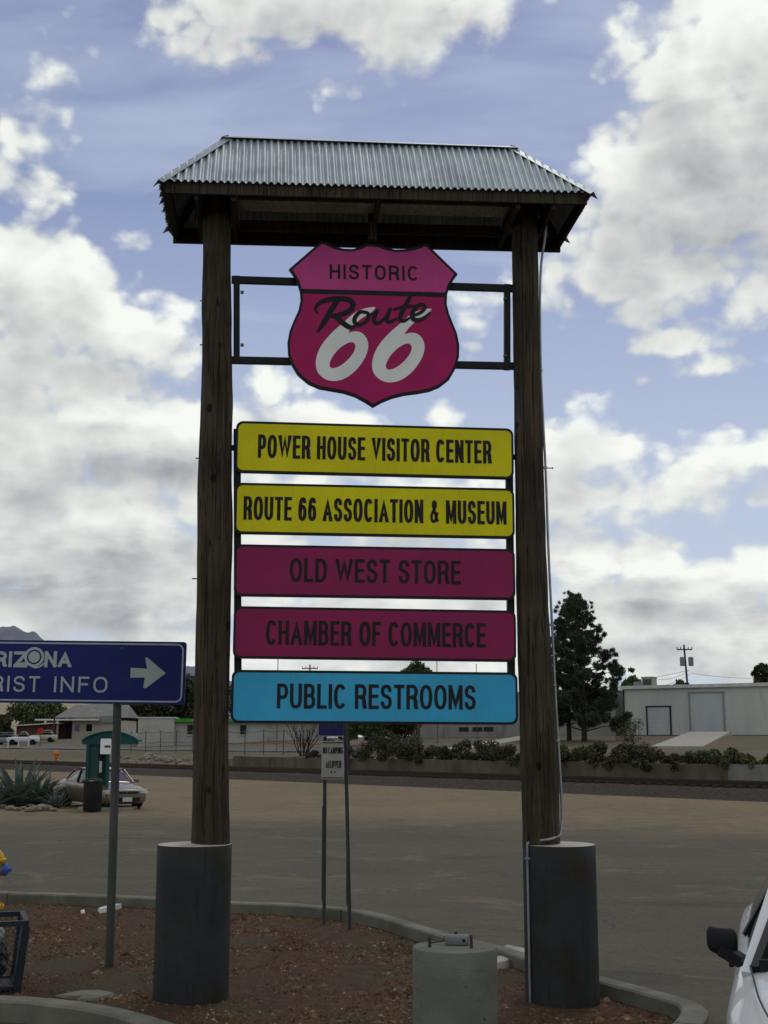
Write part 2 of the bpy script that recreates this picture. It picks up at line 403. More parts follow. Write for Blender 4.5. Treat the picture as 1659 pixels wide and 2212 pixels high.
for d in D_:
    for s in S_:
        x, y = dn(d, s); vs.append((x, y, terr(d, s)))
nS = len(S_)
for i in range(len(D_) - 1):
    for j in range(nS - 1):
        fs.append((i * nS + j, i * nS + j + 1, (i + 1) * nS + j + 1, (i + 1) * nS + j))
def ground_mat():
    m = bpy.data.materials.new("ground"); m.use_nodes = True; q = NB(m.node_tree)
    P = next(n for n in m.node_tree.nodes if n.type == 'BSDF_PRINCIPLED'); P.inputs['Roughness'].default_value = 0.9
    P.inputs['Specular IOR Level'].default_value = 0.25
    co = q.n('ShaderNodeTexCoord').outputs['Object']; x, y, z = q.sep(co)
    big = q.noise(co, 0.16, 4, 0.6); mid = q.noise(co, 1.1, 5, 0.6); fine = q.noise(co, 22.0, 3, 0.7)
    streak = q.noise(q.v('MULTIPLY', co, (0.16, 1.0, 1)), 0.85, 5, 0.6)
    asp = q.mix(q.mr(big, 0.36, 0.62), (0.062, 0.056, 0.037), (0.090, 0.079, 0.048))
    asp = q.mix(q.mr(streak, 0.42, 0.68, 0, 0.55), asp, (0.050, 0.046, 0.032))
    asp = q.mix(q.mr(fine, 0.35, 0.7, 0, 0.55), asp, (0.125, 0.11, 0.08))
    grit = q.noise(co, 7.0, 4, 0.75); asp = q.mix(q.mr(grit, 0.40, 0.66, 0, 0.45), asp, (0.044, 0.042, 0.032))
    stain = q.noise(q.v('MULTIPLY', co, (0.35, 1.0, 1)), 0.55, 4, 0.6, 0.4); asp = q.mix(q.mr(stain, 0.60, 0.68, 0, 0.6), asp, (0.034, 0.032, 0.026))
    # cracks and seams
    vo = q.n('ShaderNodeTexVoronoi', feature='DISTANCE_TO_EDGE'); vo.inputs['Scale'].default_value = 0.19
    q.set(vo.inputs['Vector'], q.v('ADD', co, q.v('MULTIPLY', q.n('ShaderNodeTexNoise', noise_dimensions='3D').outputs[1], (0.6, 0.6, 0))))
    wob = q.n('ShaderNodeTexNoise'); wob.inputs['Scale'].default_value = 0.9; q.set(wob.inputs['Vector'], co)
    q.set(vo.inputs['Vector'], q.v('ADD', co, q.v('MULTIPLY', wob.outputs[1], (2.2, 2.2, 0))))
    ck = q.mr(vo.outputs[0], 0.003, 0.008, 0.60, 0.0)
    asp = q.mix(q.m('MULTIPLY', ck, q.mr(mid, 0.4, 0.55)), asp, (0.035, 0.033, 0.028))
    dirt = q.mix(q.mr(mid, 0.35, 0.65), (0.185, 0.142, 0.082), (0.130, 0.098, 0.057))
    dirt = q.mix(q.mr(big, 0.42, 0.6, 0, 0.6), dirt, (0.215, 0.150, 0.078))
    dirt = q.mix(q.mr(fine, 0.45, 0.75, 0, 0.6), dirt, (0.075, 0.06, 0.045))
    edge = q.m('ADD', q.m('ADD', y, q.m('MULTIPLY', q.m('MAXIMUM', q.m('SUBTRACT', x, 2.0), 0.0), 0.8)), q.m('MULTIPLY', q.m('SUBTRACT', q.noise(co, 0.35, 5, 0.65), 0.5), 13.0))
    col = q.mix(q.mr(edge, 37.0, 46.0), asp, dirt)
    col = q.mix(q.mr(q.noise(co, 3.2, 5, 0.75), 0.48, 0.66, 0, 0.42), col, (0.070, 0.056, 0.038))
    col = q.mix(q.mr(q.noise(co, 0.55, 5, 0.7, 0.6), 0.54, 0.66, 0, 0.35), col, (0.21, 0.155, 0.095))
    dd = q.m('ADD', q.m('MULTIPLY', x, TN.x), q.m('MULTIPLY', y, TN.y))
    yard = q.mix(q.mr(mid, 0.38, 0.62), (0.140, 0.098, 0.066), (0.092, 0.076, 0.049))
    yard = q.mix(q.mr(big, 0.45, 0.62, 0, 0.8), yard, (0.078, 0.078, 0.038))
    col = q.mix(q.mr(dd, 51.0, 54.0), col, yard)
    m.node_tree.links.new(col, P.inputs['Base Color'])
    bn = q.n('ShaderNodeBump'); bn.inputs['Strength'].default_value = 0.5; bn.inputs['Distance'].default_value = 0.015
    q.set(bn.inputs['Height'], q.noise(co, 30.0, 4, 0.7)); m.node_tree.links.new(bn.outputs[0], P.inputs['Normal'])
    return m
ground = pyd('ground', vs, fs, ground_mat(), smooth=3.2); ground['kind'] = 'structure'

# street on the far side of the railway
vs = []; fs = []
for i, s in enumerate(np.linspace(-200, WALL_S0 + 2, 60)):
    for d in (60.0, 63.0, 66.0):
        x, y = dn(d, s); vs.append((x, y, terr(d, s) + 0.06))
    if i:
        for k in (0, 1): fs.append(((i - 1) * 3 + k, (i - 1) * 3 + k + 1, i * 3 + k + 1, i * 3 + k))
m_street = mat("street", (0.095, 0.093, 0.09), (0.13, 0.125, 0.115), 0.8, 0.9)
pyd('street', vs, fs, m_street)['kind'] = 'structure'

# ------------------------------------------------------------------ railway: ballast bed and rails
vs = []; fs = []
SS = np.concatenate([np.linspace(-400, -110, 30), np.arange(-110, 0, 0.7), np.linspace(0, 60, 40)])
prof = [(45.4, -0.02), (45.9, 0.12), (46.7, 0.38), (47.1, 0.45), (48.3, 0.46), (49.7, 0.45), (50.2, 0.36), (51.4, -0.02)]
for i, s in enumerate(SS):
    for (d, z) in prof:
        x, y = dn(d + 0.10 * mnoise.noise(Vector((s * 0.8, d, 3))), s)
        vs.append((x, y, z + 0.035 * mnoise.noise(Vector((s * 2.1, d * 3, 0)))))
    if i:
        k = len(prof)
        for j in range(k - 1): fs.append(((i - 1) * k + j, (i - 1) * k + j + 1, i * k + j + 1, i * k + j))
m_ballast = mat("ballast", (0.026, 0.022, 0.018), (0.062, 0.048, 0.038), 7.0, 0.95, bump=1.0, bscale=9, lo=0.3, hi=0.75)
bal = pyd('railway_ballast', vs, fs, m_ballast); bal['kind'] = 'structure'
m_rail = mat("rail_steel", (0.035, 0.026, 0.021), (0.055, 0.038, 0.028), 8, 0.55, 0.4)
m_tie = mat("tie_wood", (0.045, 0.036, 0.03), None, 8, 0.9)
tr = thing('railway_track', 'dark steel railway track on a gravel ballast bed crossing behind the lot', 'railway track', (*dn(48.35, -20), 0.46), math.atan2(TD.y, TD.x))
bm = BM()
for s in np.arange(-150, 60, 0.62): box(bm, (s, 0, 0.03), (0.22, 2.5, 0.1))
o = obj('sleepers', bm, m_tie, tr); o['kind'] = 'stuff'
for q in (-0.72, 0.72):
    bm = BM()
    box(bm, (-60, q, 0.085), (420, 0.14, 0.02)); box(bm, (-60, q, 0.15), (420, 0.03, 0.11)); box(bm, (-60, q, 0.225), (420, 0.075, 0.045))
    obj('rail', bm, m_rail, tr)

# ------------------------------------------------------------------ retaining wall
m_wall = mat("retaining_concrete", (0.125, 0.108, 0.082), (0.088, 0.074, 0.055), 0.9, 0.9, bump=0.3, stretch=(1, 1, 0.35), tone=((0.050, 0.038, 0.027), 0.5, 0.52, 0.70))
m_wall2 = mat("retaining_patch", (0.20, 0.20, 0.185), (0.165, 0.165, 0.15), 1.5, 0.9, bump=0.2)
s_end = WALL_S0 + 95
wl = thing('retaining_wall', 'low stained concrete retaining wall behind the railway track', 'wall', (*dn(53.8, WALL_S0), 0), math.atan2(TD.y, TD.x))
sp_ = ds(*(at_y(1571, 1660, 64).xy))[1]
for q in range(8):
    u_, v_ = gnd(1571, 1698, 0).xy
xq = None
for s in np.arange(WALL_S0, s_end, 0.25):                           # find where the newer pour begins (seen at x = 1571)
    x, y = dn(53.6, s); px = CX + F * x / (y * math.cos(PITCH) + (0.7 - EYE) * math.sin(PITCH))
    if px > 1571: xq = s - WALL_S0; break
bm = BM(); Lw = xq
n = 60
tops = [1.28 + 0.05 * mnoise.noise(Vector((i * 0.4, 5, 0))) for i in range(n + 1)]
def slab(bm, x0, x1, tops, y0, y1, zb):
    n = len(tops) - 1; rr = []
    for i, t in enumerate(tops):
        x = x0 + (x1 - x0) * i / n
        rr.append([bm.verts.new(q) for q in ((x, y0, zb), (x, y1, zb), (x, y1, t), (x, y0, t))])
    for i in range(n):
        for k in range(4): bm.faces.new((rr[i][k], rr[i][(k + 1) % 4], rr[i + 1][(k + 1) % 4], rr[i + 1][k]))
    bm.faces.new(rr[0]); bm.faces.new(rr[-1])
slab(bm, 0, Lw, tops, -0.15, 0.25, -0.4)
obj('wall_run', bm, m_wall, wl)
bm = BM(); slab(bm, Lw + 0.004, s_end - WALL_S0, [1.30] * 8, -0.17, 0.25, -0.4)
obj('newer_wall_run', bm, m_wall2, wl, label='paler newer length of concrete wall')

# ------------------------------------------------------------------ planting island: kerb, bed, chips
BK = [(-420, 1903), (-200, 1913), (0, 1926), (120, 1930), (230, 1934), (392, 1941), (500, 1948), (597, 1951), (660, 1955), (700, 1958), (755, 1964), (806, 1973), (853, 1985), (879, 1994), (930, 2009), (980, 2023), (1040, 2037), (1100, 2053), (1160, 2072), (1230, 2094), (1290, 2112), (1340, 2125), (1390, 2138), (1430, 2149), (1465, 2160), (1488, 2169), (1499, 2180), (1494, 2195), (1480, 2212)]
FK = [(-420, 2150), (-200, 2150), (0, 2155), (100, 2161), (200, 2174), (280, 2191), (350, 2213)]
KH = 0.15
back = [gz(x, y, KH) for x, y in BK]; front = [gz(x, y, KH) for x, y in FK]
tip = [(1.95, 9.9), (1.35, 8.6), (1.05, 8.0), (0.8, 7.75), (0.5, 7.75), (0.2, 8.0), (-0.35, 8.9), (-1.1, 10.2)]
loop = [v.xy for v in back] + [Vector(t) for t in tip] + [v.xy for v in reversed(front)]
path = [Vector(q[:2]) for q in smooth_loop([(q.x, q.y) for q in loop], 5, closed=False)]
path.append(path[0])
# contraction joints: a narrow groove every 2.6 m
jp = [path[0]]; grooves = set(); run = 1.0
for i in range(1, len(path)):
    a, c = path[i - 1], path[i]; L_ = (c - a).length; t_ = (c - a) / max(L_, 1e-6)
    if run + L_ > 2.6 and L_ > 0.08:
        m_ = a + t_ * min(L_ - 0.03, max(0.03, 2.6 - run))
        jp += [m_ - t_ * 0.014, m_ - t_ * 0.009, m_ + t_ * 0.009, m_ + t_ * 0.014]; grooves |= {len(jp) - 3, len(jp) - 2}; run = 0.0
    else: run += L_
    jp.append(c)
def offset_path(P, w):
    out = []
    n = len(P)
    for i in range(n):
        a, c = P[max(i - 1, 0)], P[min(i + 1, n - 1)]
        if i in (0, n - 1): a, c = P[n - 2], P[1]
        t = (c - a).normalized(); out.append(P[i] + Vector((t.y, -t.x)) * w)
    return out
KW = 0.17
# the path runs clockwise seen from above (back edge left to right), so its right hand is the bed side
m_kerb = mat("kerb_concrete", (0.175, 0.170, 0.142), (0.120, 0.116, 0.096), 2.5, 0.9, bump=0.3, bscale=25, tone=((0.11, 0.105, 0.085), 1.1, 0.52, 0.68))
sect = [(-KW / 2 - 0.004, -0.25), (-KW / 2, KH - 0.02), (-KW / 2 + 0.025, KH), (KW / 2 - 0.02, KH), (KW / 2, KH - 0.02), (KW / 2 + 0.004, -0.25)]
sect = [(q[0] - 0.04 if i < 3 else q[0] + 0.03, q[1]) for i, q in enumerate(sect)]
vs = []; fs = []
offs = [offset_path(jp, o_) for o_, _ in sect]; offs_in = [offset_path(jp, o_ * 0.86) for o_, _ in sect]
for i in range(len(jp)):
    for k, (o_, z) in enumerate(sect):
        gr = i in grooves; q = (offs_in if gr else offs)[k][i]; vs.append((q.x, q.y, hz(q.x, q.y) + z - (0.022 if gr else 0) + 0.004 * mnoise.noise(Vector((q.x * 6, q.y * 6, k)))))
K = len(sect)
for i in range(len(jp) - 1):
    for k in range(K - 1): fs.append((i * K + k, (i + 1) * K + k, (i + 1) * K + k + 1, i * K + k + 1))
kerb = pyd('kerb', vs, fs, m_kerb, smooth=0.6); kerb['kind'] = 'structure'
inner = offset_path(path, KW / 2 + 0.02)
poly = np.array([(q.x, q.y) for q in inner])
def inside(x, y):
    c = False; j = len(poly) - 1
    for i in range(len(poly)):
        if (poly[i, 1] > y) != (poly[j, 1] > y) and x < (poly[j, 0] - poly[i, 0]) * (y - poly[i, 1]) / (poly[j, 1] - poly[i, 1]) + poly[i, 0]: c = not c
        j = i
    return c
bm = BM()
bv = [bm.verts.new((q.x, q.y, 0)) for q in inner[:-1]]
bmesh.ops.triangulate(bm, faces=[bm.faces.new(bv)])
bmesh.ops.subdivide_edges(bm, edges=bm.edges[:], cuts=3, use_grid_fill=True)
for v in bm.verts: v.co.z = hz(v.co.x, v.co.y) + 0.0 + 0.02 * mnoise.noise(Vector((v.co.x * 1.3, v.co.y * 1.3, 0)))
m_bed = mat("bed_soil", (0.078, 0.040, 0.023), (0.050, 0.029, 0.017), 5, 0.95, bump=1.0, bscale=40, speck=((0.24, 0.18, 0.14), 60, 0.66), tone=((0.052, 0.044, 0.025), 0.6, 0.52, 0.66))
bed = obj('planting_bed', bm, m_bed, smooth=3.2); bed['kind'] = 'structure'
def bedz(x, y): return hz(x, y) + 0.02 * mnoise.noise(Vector((x * 1.3, y * 1.3, 0)))
# loose chips: too many to count
m_chip = bpy.data.materials.new("chips"); m_chip.use_nodes = True
q = NB(m_chip.node_tree); P = next(n for n in m_chip.node_tree.nodes if n.type == 'BSDF_PRINCIPLED'); P.inputs['Roughness'].default_value = 0.95; P.inputs['Specular IOR Level'].default_value = 0.2
gm = q.n('ShaderNodeNewGeometry').outputs['Random Per Island']
cr = q.n('ShaderNodeValToRGB'); q.set(cr.inputs[0], gm); E_ = cr.color_ramp.elements
E_[0].position = 0.0; E_[0].color = (0.042, 0.025, 0.017, 1); E_[1].position = 1.0; E_[1].color = (0.30, 0.26, 0.20, 1)
for p_, c_ in ((0.3, (0.090, 0.046, 0.026)), (0.6, (0.130, 0.070, 0.042)), (0.85, (0.150, 0.094, 0.052)), (0.96, (0.17, 0.125, 0.09))):
    e = E_.new(p_); e.color = (*c_, 1)
m_chip.node_tree.links.new(cr.outputs[0], P.inputs['Base Color'])
vs = []; fs = []; cnt = 0
while cnt < 26000:
    y = 7.8 + 12.5 * random.random() ** 1.3; x = random.uniform(-7, 3.2); big_ = cnt % 90 == 0
    if not inside(x, y): continue
    cnt += 1
    sz = random.uniform(0.005, 0.016) * (1 + (y > 12) * 0.25) * (2.3 if big_ else 1.0); a = random.random() * 6.28; el_ = random.uniform(1.0, 2.4); z = bedz(x, y)
    ca, sa = math.cos(a), math.sin(a); b0 = len(vs)
    for (u, v_) in ((-1, -1), (1, -1), (1, 1), (-1, 1)):
        u *= sz * el_ * random.uniform(.7, 1.1); v_ *= sz * random.uniform(.7, 1.1)
        vs.append((x + u * ca - v_ * sa, y + u * sa + v_ * ca, z - 0.006))
    vs.append((x + random.uniform(-1, 1) * sz * .5, y + random.uniform(-1, 1) * sz * .5, z + sz * random.uniform(0.5, 1.1)))
    fs += [(b0, b0 + 1, b0 + 4), (b0 + 1, b0 + 2, b0 + 4), (b0 + 2, b0 + 3, b0 + 4), (b0 + 3, b0, b0 + 4)]
ch = pyd('bark_chips', vs, fs, m_chip); ch['kind'] = 'stuff'; ch['label'] = 'reddish brown bark chips and stones covering the planting bed'

# dry weeds in the bed
m_weed = mat("dry_weeds", (0.085, 0.085, 0.035), (0.15, 0.125, 0.06), 3, 0.9)
vs = []; fs = []; rw = random.Random(31); n_ = 0
while n_ < 90:
    x, y = rw.uniform(-6.5, 2.6), rw.uniform(9.5, 19.0)
    if not inside(x, y) or rw.random() > (1.0 if x < -2.4 else 0.22): continue
    n_ += 1; z = bedz(x, y); hgt = rw.uniform(.03, .10)
    for _ in range(rw.randint(7, 16)):
        a = rw.uniform(0, 6.28); r_ = rw.uniform(0, .05); l_ = hgt * rw.uniform(.5, 1.3); bx0, by0 = x + math.cos(a) * r_, y + math.sin(a) * r_; k = len(vs); sx, sy = -math.sin(a) * .004, math.cos(a) * .004
        vs += [(bx0 - sx, by0 - sy, z - .01), (bx0 + sx, by0 + sy, z - .01), (bx0 + math.cos(a) * l_ * .7, by0 + math.sin(a) * l_ * .7, z + l_)]; fs.append((k, k + 1, k + 2))
wd_ = pyd('dry_weeds', vs, fs, m_weed); wd_['kind'] = 'stuff'; wd_['label'] = 'sparse dry weeds growing in the planting bed'
# ------------------------------------------------------------------ the big roofed sign
YAW = R(5.0)
PC = Vector((-0.085, 13.09, 0.0))
U = Vector((math.cos(YAW), math.sin(YAW), 0)); NRM = Vector((math.sin(YAW), -math.cos(YAW), 0))   # NRM looks at the viewer
def sp(x, y, front=0.0):
    """pixel -> (s, z) on the sign's plane moved `front` metres towards the viewer"""
    o = Vector((0, 0, EYE)); d = ray(x, y); p0 = PC + NRM * front
    t = (p0 - o).dot(NRM) / d.dot(NRM); q = o + d * t
    return (q - PC).dot(U), q.z
m_black = mat("black_paint", (0.010, 0.010, 0.012), (0.016, 0.016, 0.018), 3, 0.5)
m_ink = mat("sign_ink", (0.014, 0.011, 0.013), (0.020, 0.016, 0.018), 3, 0.55)
m_white = mat("sign_white", (0.84, 0.85, 0.83), (0.76, 0.77, 0.75), 2.5, 0.5)
def streaks(m, c, amt=0.5):
    nt = m.node_tree; q = NB(nt); P = next(n for n in nt.nodes if n.type == 'BSDF_PRINCIPLED'); old = P.inputs['Base Color'].links[0].from_socket
    co = q.n('ShaderNodeTexCoord').outputs['Object']
    f = q.mr(q.noise(q.v('MULTIPLY', co, (26, 1, 1.6)), 1.0, 5, 0.65), 0.52, 0.78, 0.0, amt)
    sp_ = q.mr(q.noise(co, 48, 2, 0.5), 0.68, 0.74, 0.0, 0.6)
    nt.links.new(q.mix(q.m('MAXIMUM', f, sp_), old, c), P.inputs['Base Color']); return m
def face(nm, c, c2=None): return streaks(mat(nm, c, c2 or tuple(k * 0.88 for k in c), 1.6, 0.42, tone=(tuple(k * 0.78 for k in c), 0.9, 0.52, 0.75)), tuple(k * .62 + .012 for k in c))
m_yel = face("sign_yellow", (0.72, 0.65, 0.004)); m_mag = face("sign_magenta", (0.285, 0.016, 0.092)); m_blu = face("sign_blue", (0.050, 0.41, 0.70))
m_pink = face("shield_magenta", (0.42, 0.010, 0.122)); m_pink_lit = face("shield_magenta_lit", (0.58, 0.060, 0.27))  # second one is for the crown: reflected light put into the colour
m_wood = bpy.data.materials.new("weathered_pole"); m_wood.use_nodes = True
def wood(m, c_lo, c_hi, knots=True):
    q = NB(m.node_tree); P = next(n for n in m.node_tree.nodes if n.type == 'BSDF_PRINCIPLED'); P.inputs['Roughness'].default_value = 0.85; P.inputs['Specular IOR Level'].default_value = 0.25
    co = q.n('ShaderNodeTexCoord').outputs['Object']
    gr = q.noise(q.v('MULTIPLY', co, (9, 9, 0.55)), 2.2, 8, 0.62, 0.6); br = q.noise(co, 1.3, 4)
    col = q.mix(q.mr(gr, 0.32, 0.68), c_lo, c_hi)
    col = q.mix(q.mr(br, 0.42, 0.66, 0, 0.6), col, tuple(k * 0.55 for k in c_lo))
    ckn = q.noise(q.v('MULTIPLY', co, (16, 16, 0.28)), 1.6, 3, 0.5, 0.3)
    ck = q.mr(q.m('ABSOLUTE', q.m('SUBTRACT', ckn, 0.5)), 0.004, 0.020, 1.0, 0.0)
    col = q.mix(q.m('MULTIPLY', ck, 0.85), col, (0.006, 0.005, 0.004))
    h = q.m('SUBTRACT', gr, q.m('MULTIPLY', ck, 0.8))
    if knots:
        vo = q.n('ShaderNodeTexVoronoi'); vo.inputs['Scale'].default_value = 2.6; q.set(vo.inputs['Vector'], q.v('MULTIPLY', co, (1.3, 1.3, 0.8)))
        kn = q.mr(vo.outputs[0], 0.06, 0.135, 1.0, 0.0)
        col = q.mix(kn, col, (0.008, 0.006, 0.005)); h = q.m('SUBTRACT', h, kn)
    m.node_tree.links.new(col, P.inputs['Base Color'])
    bn = q.n('ShaderNodeBump'); bn.inputs['Strength'].default_value = 0.9; bn.inputs['Distance'].default_value = 0.015
    q.set(bn.inputs['Height'], h); m.node_tree.links.new(bn.outputs[0], P.inputs['Normal'])
    return m
wood(m_wood, (0.038, 0.028, 0.018), (0.086, 0.064, 0.041))
m_plank = bpy.data.materials.new("roof_timber"); m_plank.use_nodes = True; wood(m_plank, (0.040, 0.029, 0.019), (0.068, 0.050, 0.034), False)
m_pale_plank = bpy.data.materials.new("pale_board"); m_pale_plank.use_nodes = True; wood(m_pale_plank, (0.34, 0.31, 0.26), (0.42, 0.38, 0.32), False)
m_galv = mat("galvanised_sheet", (0.45, 0.50, 0.53), (0.35, 0.40, 0.44), 3.0, 0.50, 0.55, tone=((0.28, 0.31, 0.34), 1.4, 0.55, 0.75))
m_flash = mat("ridge_flashing", (0.42, 0.47, 0.49), (0.32, 0.36, 0.38), 3, 0.45, 0.5)
m_sono = mat("painted_footing", (0.034, 0.038, 0.040), (0.026, 0.029, 0.031), 2.2, 0.7, bump=0.25, bscale=14, tone=((0.030, 0.026, 0.020), 1.7, 0.52, 0.66), speck=((0.048, 0.030, 0.017), 7, 0.70))
streaks(m_sono, (0.016, 0.016, 0.015), 0.75)
m_conc = mat("footing_concrete", (0.46, 0.44, 0.37), (0.36, 0.34, 0.28), 6, 0.9, bump=0.3)
m_cond = mat("conduit_metal", (0.34, 0.38, 0.40), (0.24, 0.27, 0.29), 5, 0.45, 0.6)

sign = thing('roofed_directory_sign', 'tall roofed sign on two timber poles with five coloured panels and a pink route shield', 'sign', PC, YAW)

# poles (edges measured on the sign plane)
def pole(ed, nm='wooden_post', seed=0):
    """ed: (xl, xr, y) pixel edges from the base upward"""
    st = []
    for (xl, xr, y) in ed:
        a, z = sp(xl, y); c, _ = sp(xr, y); st.append((z, (a + c) / 2, (c - a) / 2 * 0.985))
    zs = [s[0] for s in st]
    bm = BM(); N = 28; rings = []
    for z in np.arange(zs[0], zs[-1] + 0.001, 0.07):
        cx = np.interp(z, zs, [s[1] for s in st]); r = np.interp(z, zs, [s[2] for s in st])
        ring = []
        for k in range(N):
            a = 2 * math.pi * k / N
            rr = r * (1 + 0.065 * mnoise.noise(Vector((math.cos(a) * 1.4, math.sin(a) * 1.4, z * 1.5 + seed))) + 0.03 * mnoise.noise(Vector((math.cos(a) * 5, math.sin(a) * 5, z * 3.1 + seed))))
            ring.append(bm.verts.new((cx + rr * math.cos(a), rr * math.sin(a), z)))
        rings.append(ring)
    for i in range(len(rings) - 1):
        for k in range(N): bm.faces.new((rings[i][k], rings[i][(k + 1) % N], rings[i + 1][(k + 1) % N], rings[i + 1][k]))
    bm.faces.new(rings[-1])
    return obj(nm, bm, m_wood, sign, smooth=3.2)
pl_ = pole([(411, 496, 1830), (414, 495, 1700), (417, 495, 1600), (420, 497, 1450), (423, 500, 1300), (425, 502, 1150), (427, 502, 1000), (433, 503, 880), (436, 501, 720), (437, 500, 560), (437, 500, 330)], seed=2)
pr_ = pole([(1128, 1211, 1830), (1126, 1207, 1700), (1123, 1203, 1600), (1119, 1193, 1450), (1115, 1184, 1300), (1114, 1179, 1180), (1112, 1174, 1000), (1110, 1170, 850), (1107, 1165, 700), (1105, 1162, 560), (1107, 1163, 345)], seed=11)
# small bolts and nails on the poles
m_bolt = mat("bolt_steel", (0.12, 0.11, 0.10), None, 20, 0.5, 0.7)
for (x, y) in ((437, 650), (437, 745), (428, 990), (420, 1250)):
    s_, z = sp(x, y); bm = BM(); tube(bm, [(s_ + 0.03, 0, z), (s_ - 0.025, 0, z)], 0.007, 6); obj('nail', bm, m_bolt, pl_)
for (x, y) in ((1183, 1011),):
    s_, z = sp(x, y); bm = BM(); tube(bm, [(s_ - 0.09, 0, z), (s_ + 0.055, 0, z)], 0.006, 6); tube(bm, [(s_ + 0.050, 0, z), (s_ + 0.058, 0, z)], 0.011, 6); obj('nail', bm, m_bolt, pr_)

# footings
def footing(xl, xr, ytop, seed):
    a, z = sp(xl, ytop); c, _ = sp(xr, ytop); cx, r = (a + c) / 2, (c - a) / 2
    bm = BM(); N = 48; zz = [-0.4, 0.1, 0.5, 0.9, 1.2, z - 0.012, z - 0.004]
    rings = []
    for h in zz:
        rr = r * (1.0 if h < z - 0.008 else 0.985)
        rings.append([bm.verts.new((cx + rr * math.cos(2 * math.pi * k / N), rr * math.sin(2 * math.pi * k / N), h)) for k in range(N)])
    for i in range(len(rings) - 1):
        for k in range(N): bm.faces.new((rings[i][k], rings[i][(k + 1) % N], rings[i + 1][(k + 1) % N], rings[i + 1][k]))
    f = obj('footing', bm, m_sono, sign, smooth=0.7)
    bm = BM(); top = [bm.verts.new((cx + r * 0.985 * math.cos(2 * math.pi * k / N), r * 0.985 * math.sin(2 * math.pi * k / N), z - 0.004)) for k in range(N)]
    cc = bm.verts.new((cx, 0, z + 0.012))
    for k in range(N): bm.faces.new((top[k], top[(k + 1) % N], cc))
    obj('footing_top', bm, m_conc, f)
    return cx, r, z
fl = footing(340, 501, 1823, 1); fr = footing(1130, 1284, 1823, 2)

# conduit down the right pole, over the footing and down to the bed
c_pts = []
for (x, y, fy) in ((1176, 470, -0.10), (1172, 520, -0.06), (1165, 600, 0.0), (1166, 800, 0.0), (1176, 1010, 0.0), (1182, 1180, 0.0), (1190, 1350, 0.0), (1196, 1480, 0.0), (1203, 1600, 0.0), (1211, 1740, 0.0)):
    s_, z = sp(x, y); c_pts.append((s_ + 0.012, fy, z))
s0, z0 = sp(1208, 1800); c_pts += [(s0 + 0.01, -0.03, z0 + 0.02), (s0 - 0.05, -0.13, z0 - 0.02)]
s1, z1 = sp(1163, 1812, 0.3); c_pts += [((s0 + s1) / 2 - 0.03, -0.22, z0 - 0.045)]
fx, fr_, fz = fr
s2, _ = sp(1147, 1900, 0.3)
yy = -math.sqrt(max(0.0, (fr_ + 0.014) ** 2 - (s2 - fx) ** 2))
c_pts += [(s2 + 0.05, yy + 0.03, fz + 0.035), (s2 + 0.01, yy - 0.004, fz + 0.01), (s2, yy - 0.006, fz - 0.06), (s2, yy - 0.006, 0.6), (s2, yy - 0.006, -0.2)]
pts_s = smooth_loop(c_pts[:2], 1, False) + c_pts[2:] if False else c_pts
bm = BM(); tube(bm, smooth_loop(c_pts, 4, False), 0.013, 8)
cond = obj('conduit', bm, m_cond, sign, smooth=3.2)
for (px_, py_) in ((1196, 1480), (1203, 1600), (1190, 1350), (1176, 1010), (1166, 800)):
    s_, z = sp(px_, py_); bm = BM(); box(bm, (s_ + 0.004, 0, z), (0.05, 0.036, 0.022), bevel=0.004); obj('clip', bm, m_cond, cond)
bm = BM(); box(bm, (s2, yy - 0.006, fz - 0.13), (0.05, 0.036, 0.022), bevel=0.004); obj('clip', bm, m_cond, cond)

# steel frames
frame_y = 0.05
bm = BM()
def bar(p, q, wz, wy=0.05, y=frame_y):
    (s0, z0), (s1, z1) = sp(*p), sp(*q); beam(bm, (s0, y, z0), (s1, y, z1), wy, wz, up=(0, 1, 0))
t_ = 0.075
def fbar(p, q, thick, y=frame_y, wy=0.06):
    a = Vector((sp(*p)[0], y, sp(*p)[1])); c = Vector((sp(*q)[0], y, sp(*q)[1]))
    d = (c - a).normalized(); z = d; yv = Vector((0, 1, 0)); x = yv.cross(z).normalized()
    box(bm, (a + c) / 2, (thick, wy, (c - a).length), Matrix((x, yv, z)).transposed())
fbar((500, 601), (1112, 620), 0.072); fbar((500, 775), (1112, 788), 0.072, frame_y + 0.003)
fbar((511, 594), (511, 782), 0.066, frame_y - 0.003); fbar((1097, 612), (1097, 796), 0.066, frame_y - 0.003)
obj('shield_frame', bm, m_black, sign)
for (a_, c_, tabs) in (((512, 925), (514, 1555), ((500, 520, 965), (500, 520, 1500))), ((1101, 940), (1107, 1555), ((1095, 1118, 985), (1095, 1118, 1510)))):
    bm = BM(); fbar(a_, c_, 0.075)
    for (xa_, xb_, yt_) in tabs: fbar((xa_, yt_), (xb_, yt_), 0.05, frame_y + 0.004)
    obj('frame_bar', bm, m_black, sign)
for (px_, py_) in ((523, 631), (523, 745), (1091, 645), (1091, 768)):
    bm = BM(); s_, z = sp(px_, py_); box(bm, (s_, frame_y - 0.045, z), (0.035, 0.03, 0.03), bevel=0.003); obj('frame_bolt', bm, m_bolt, sign)

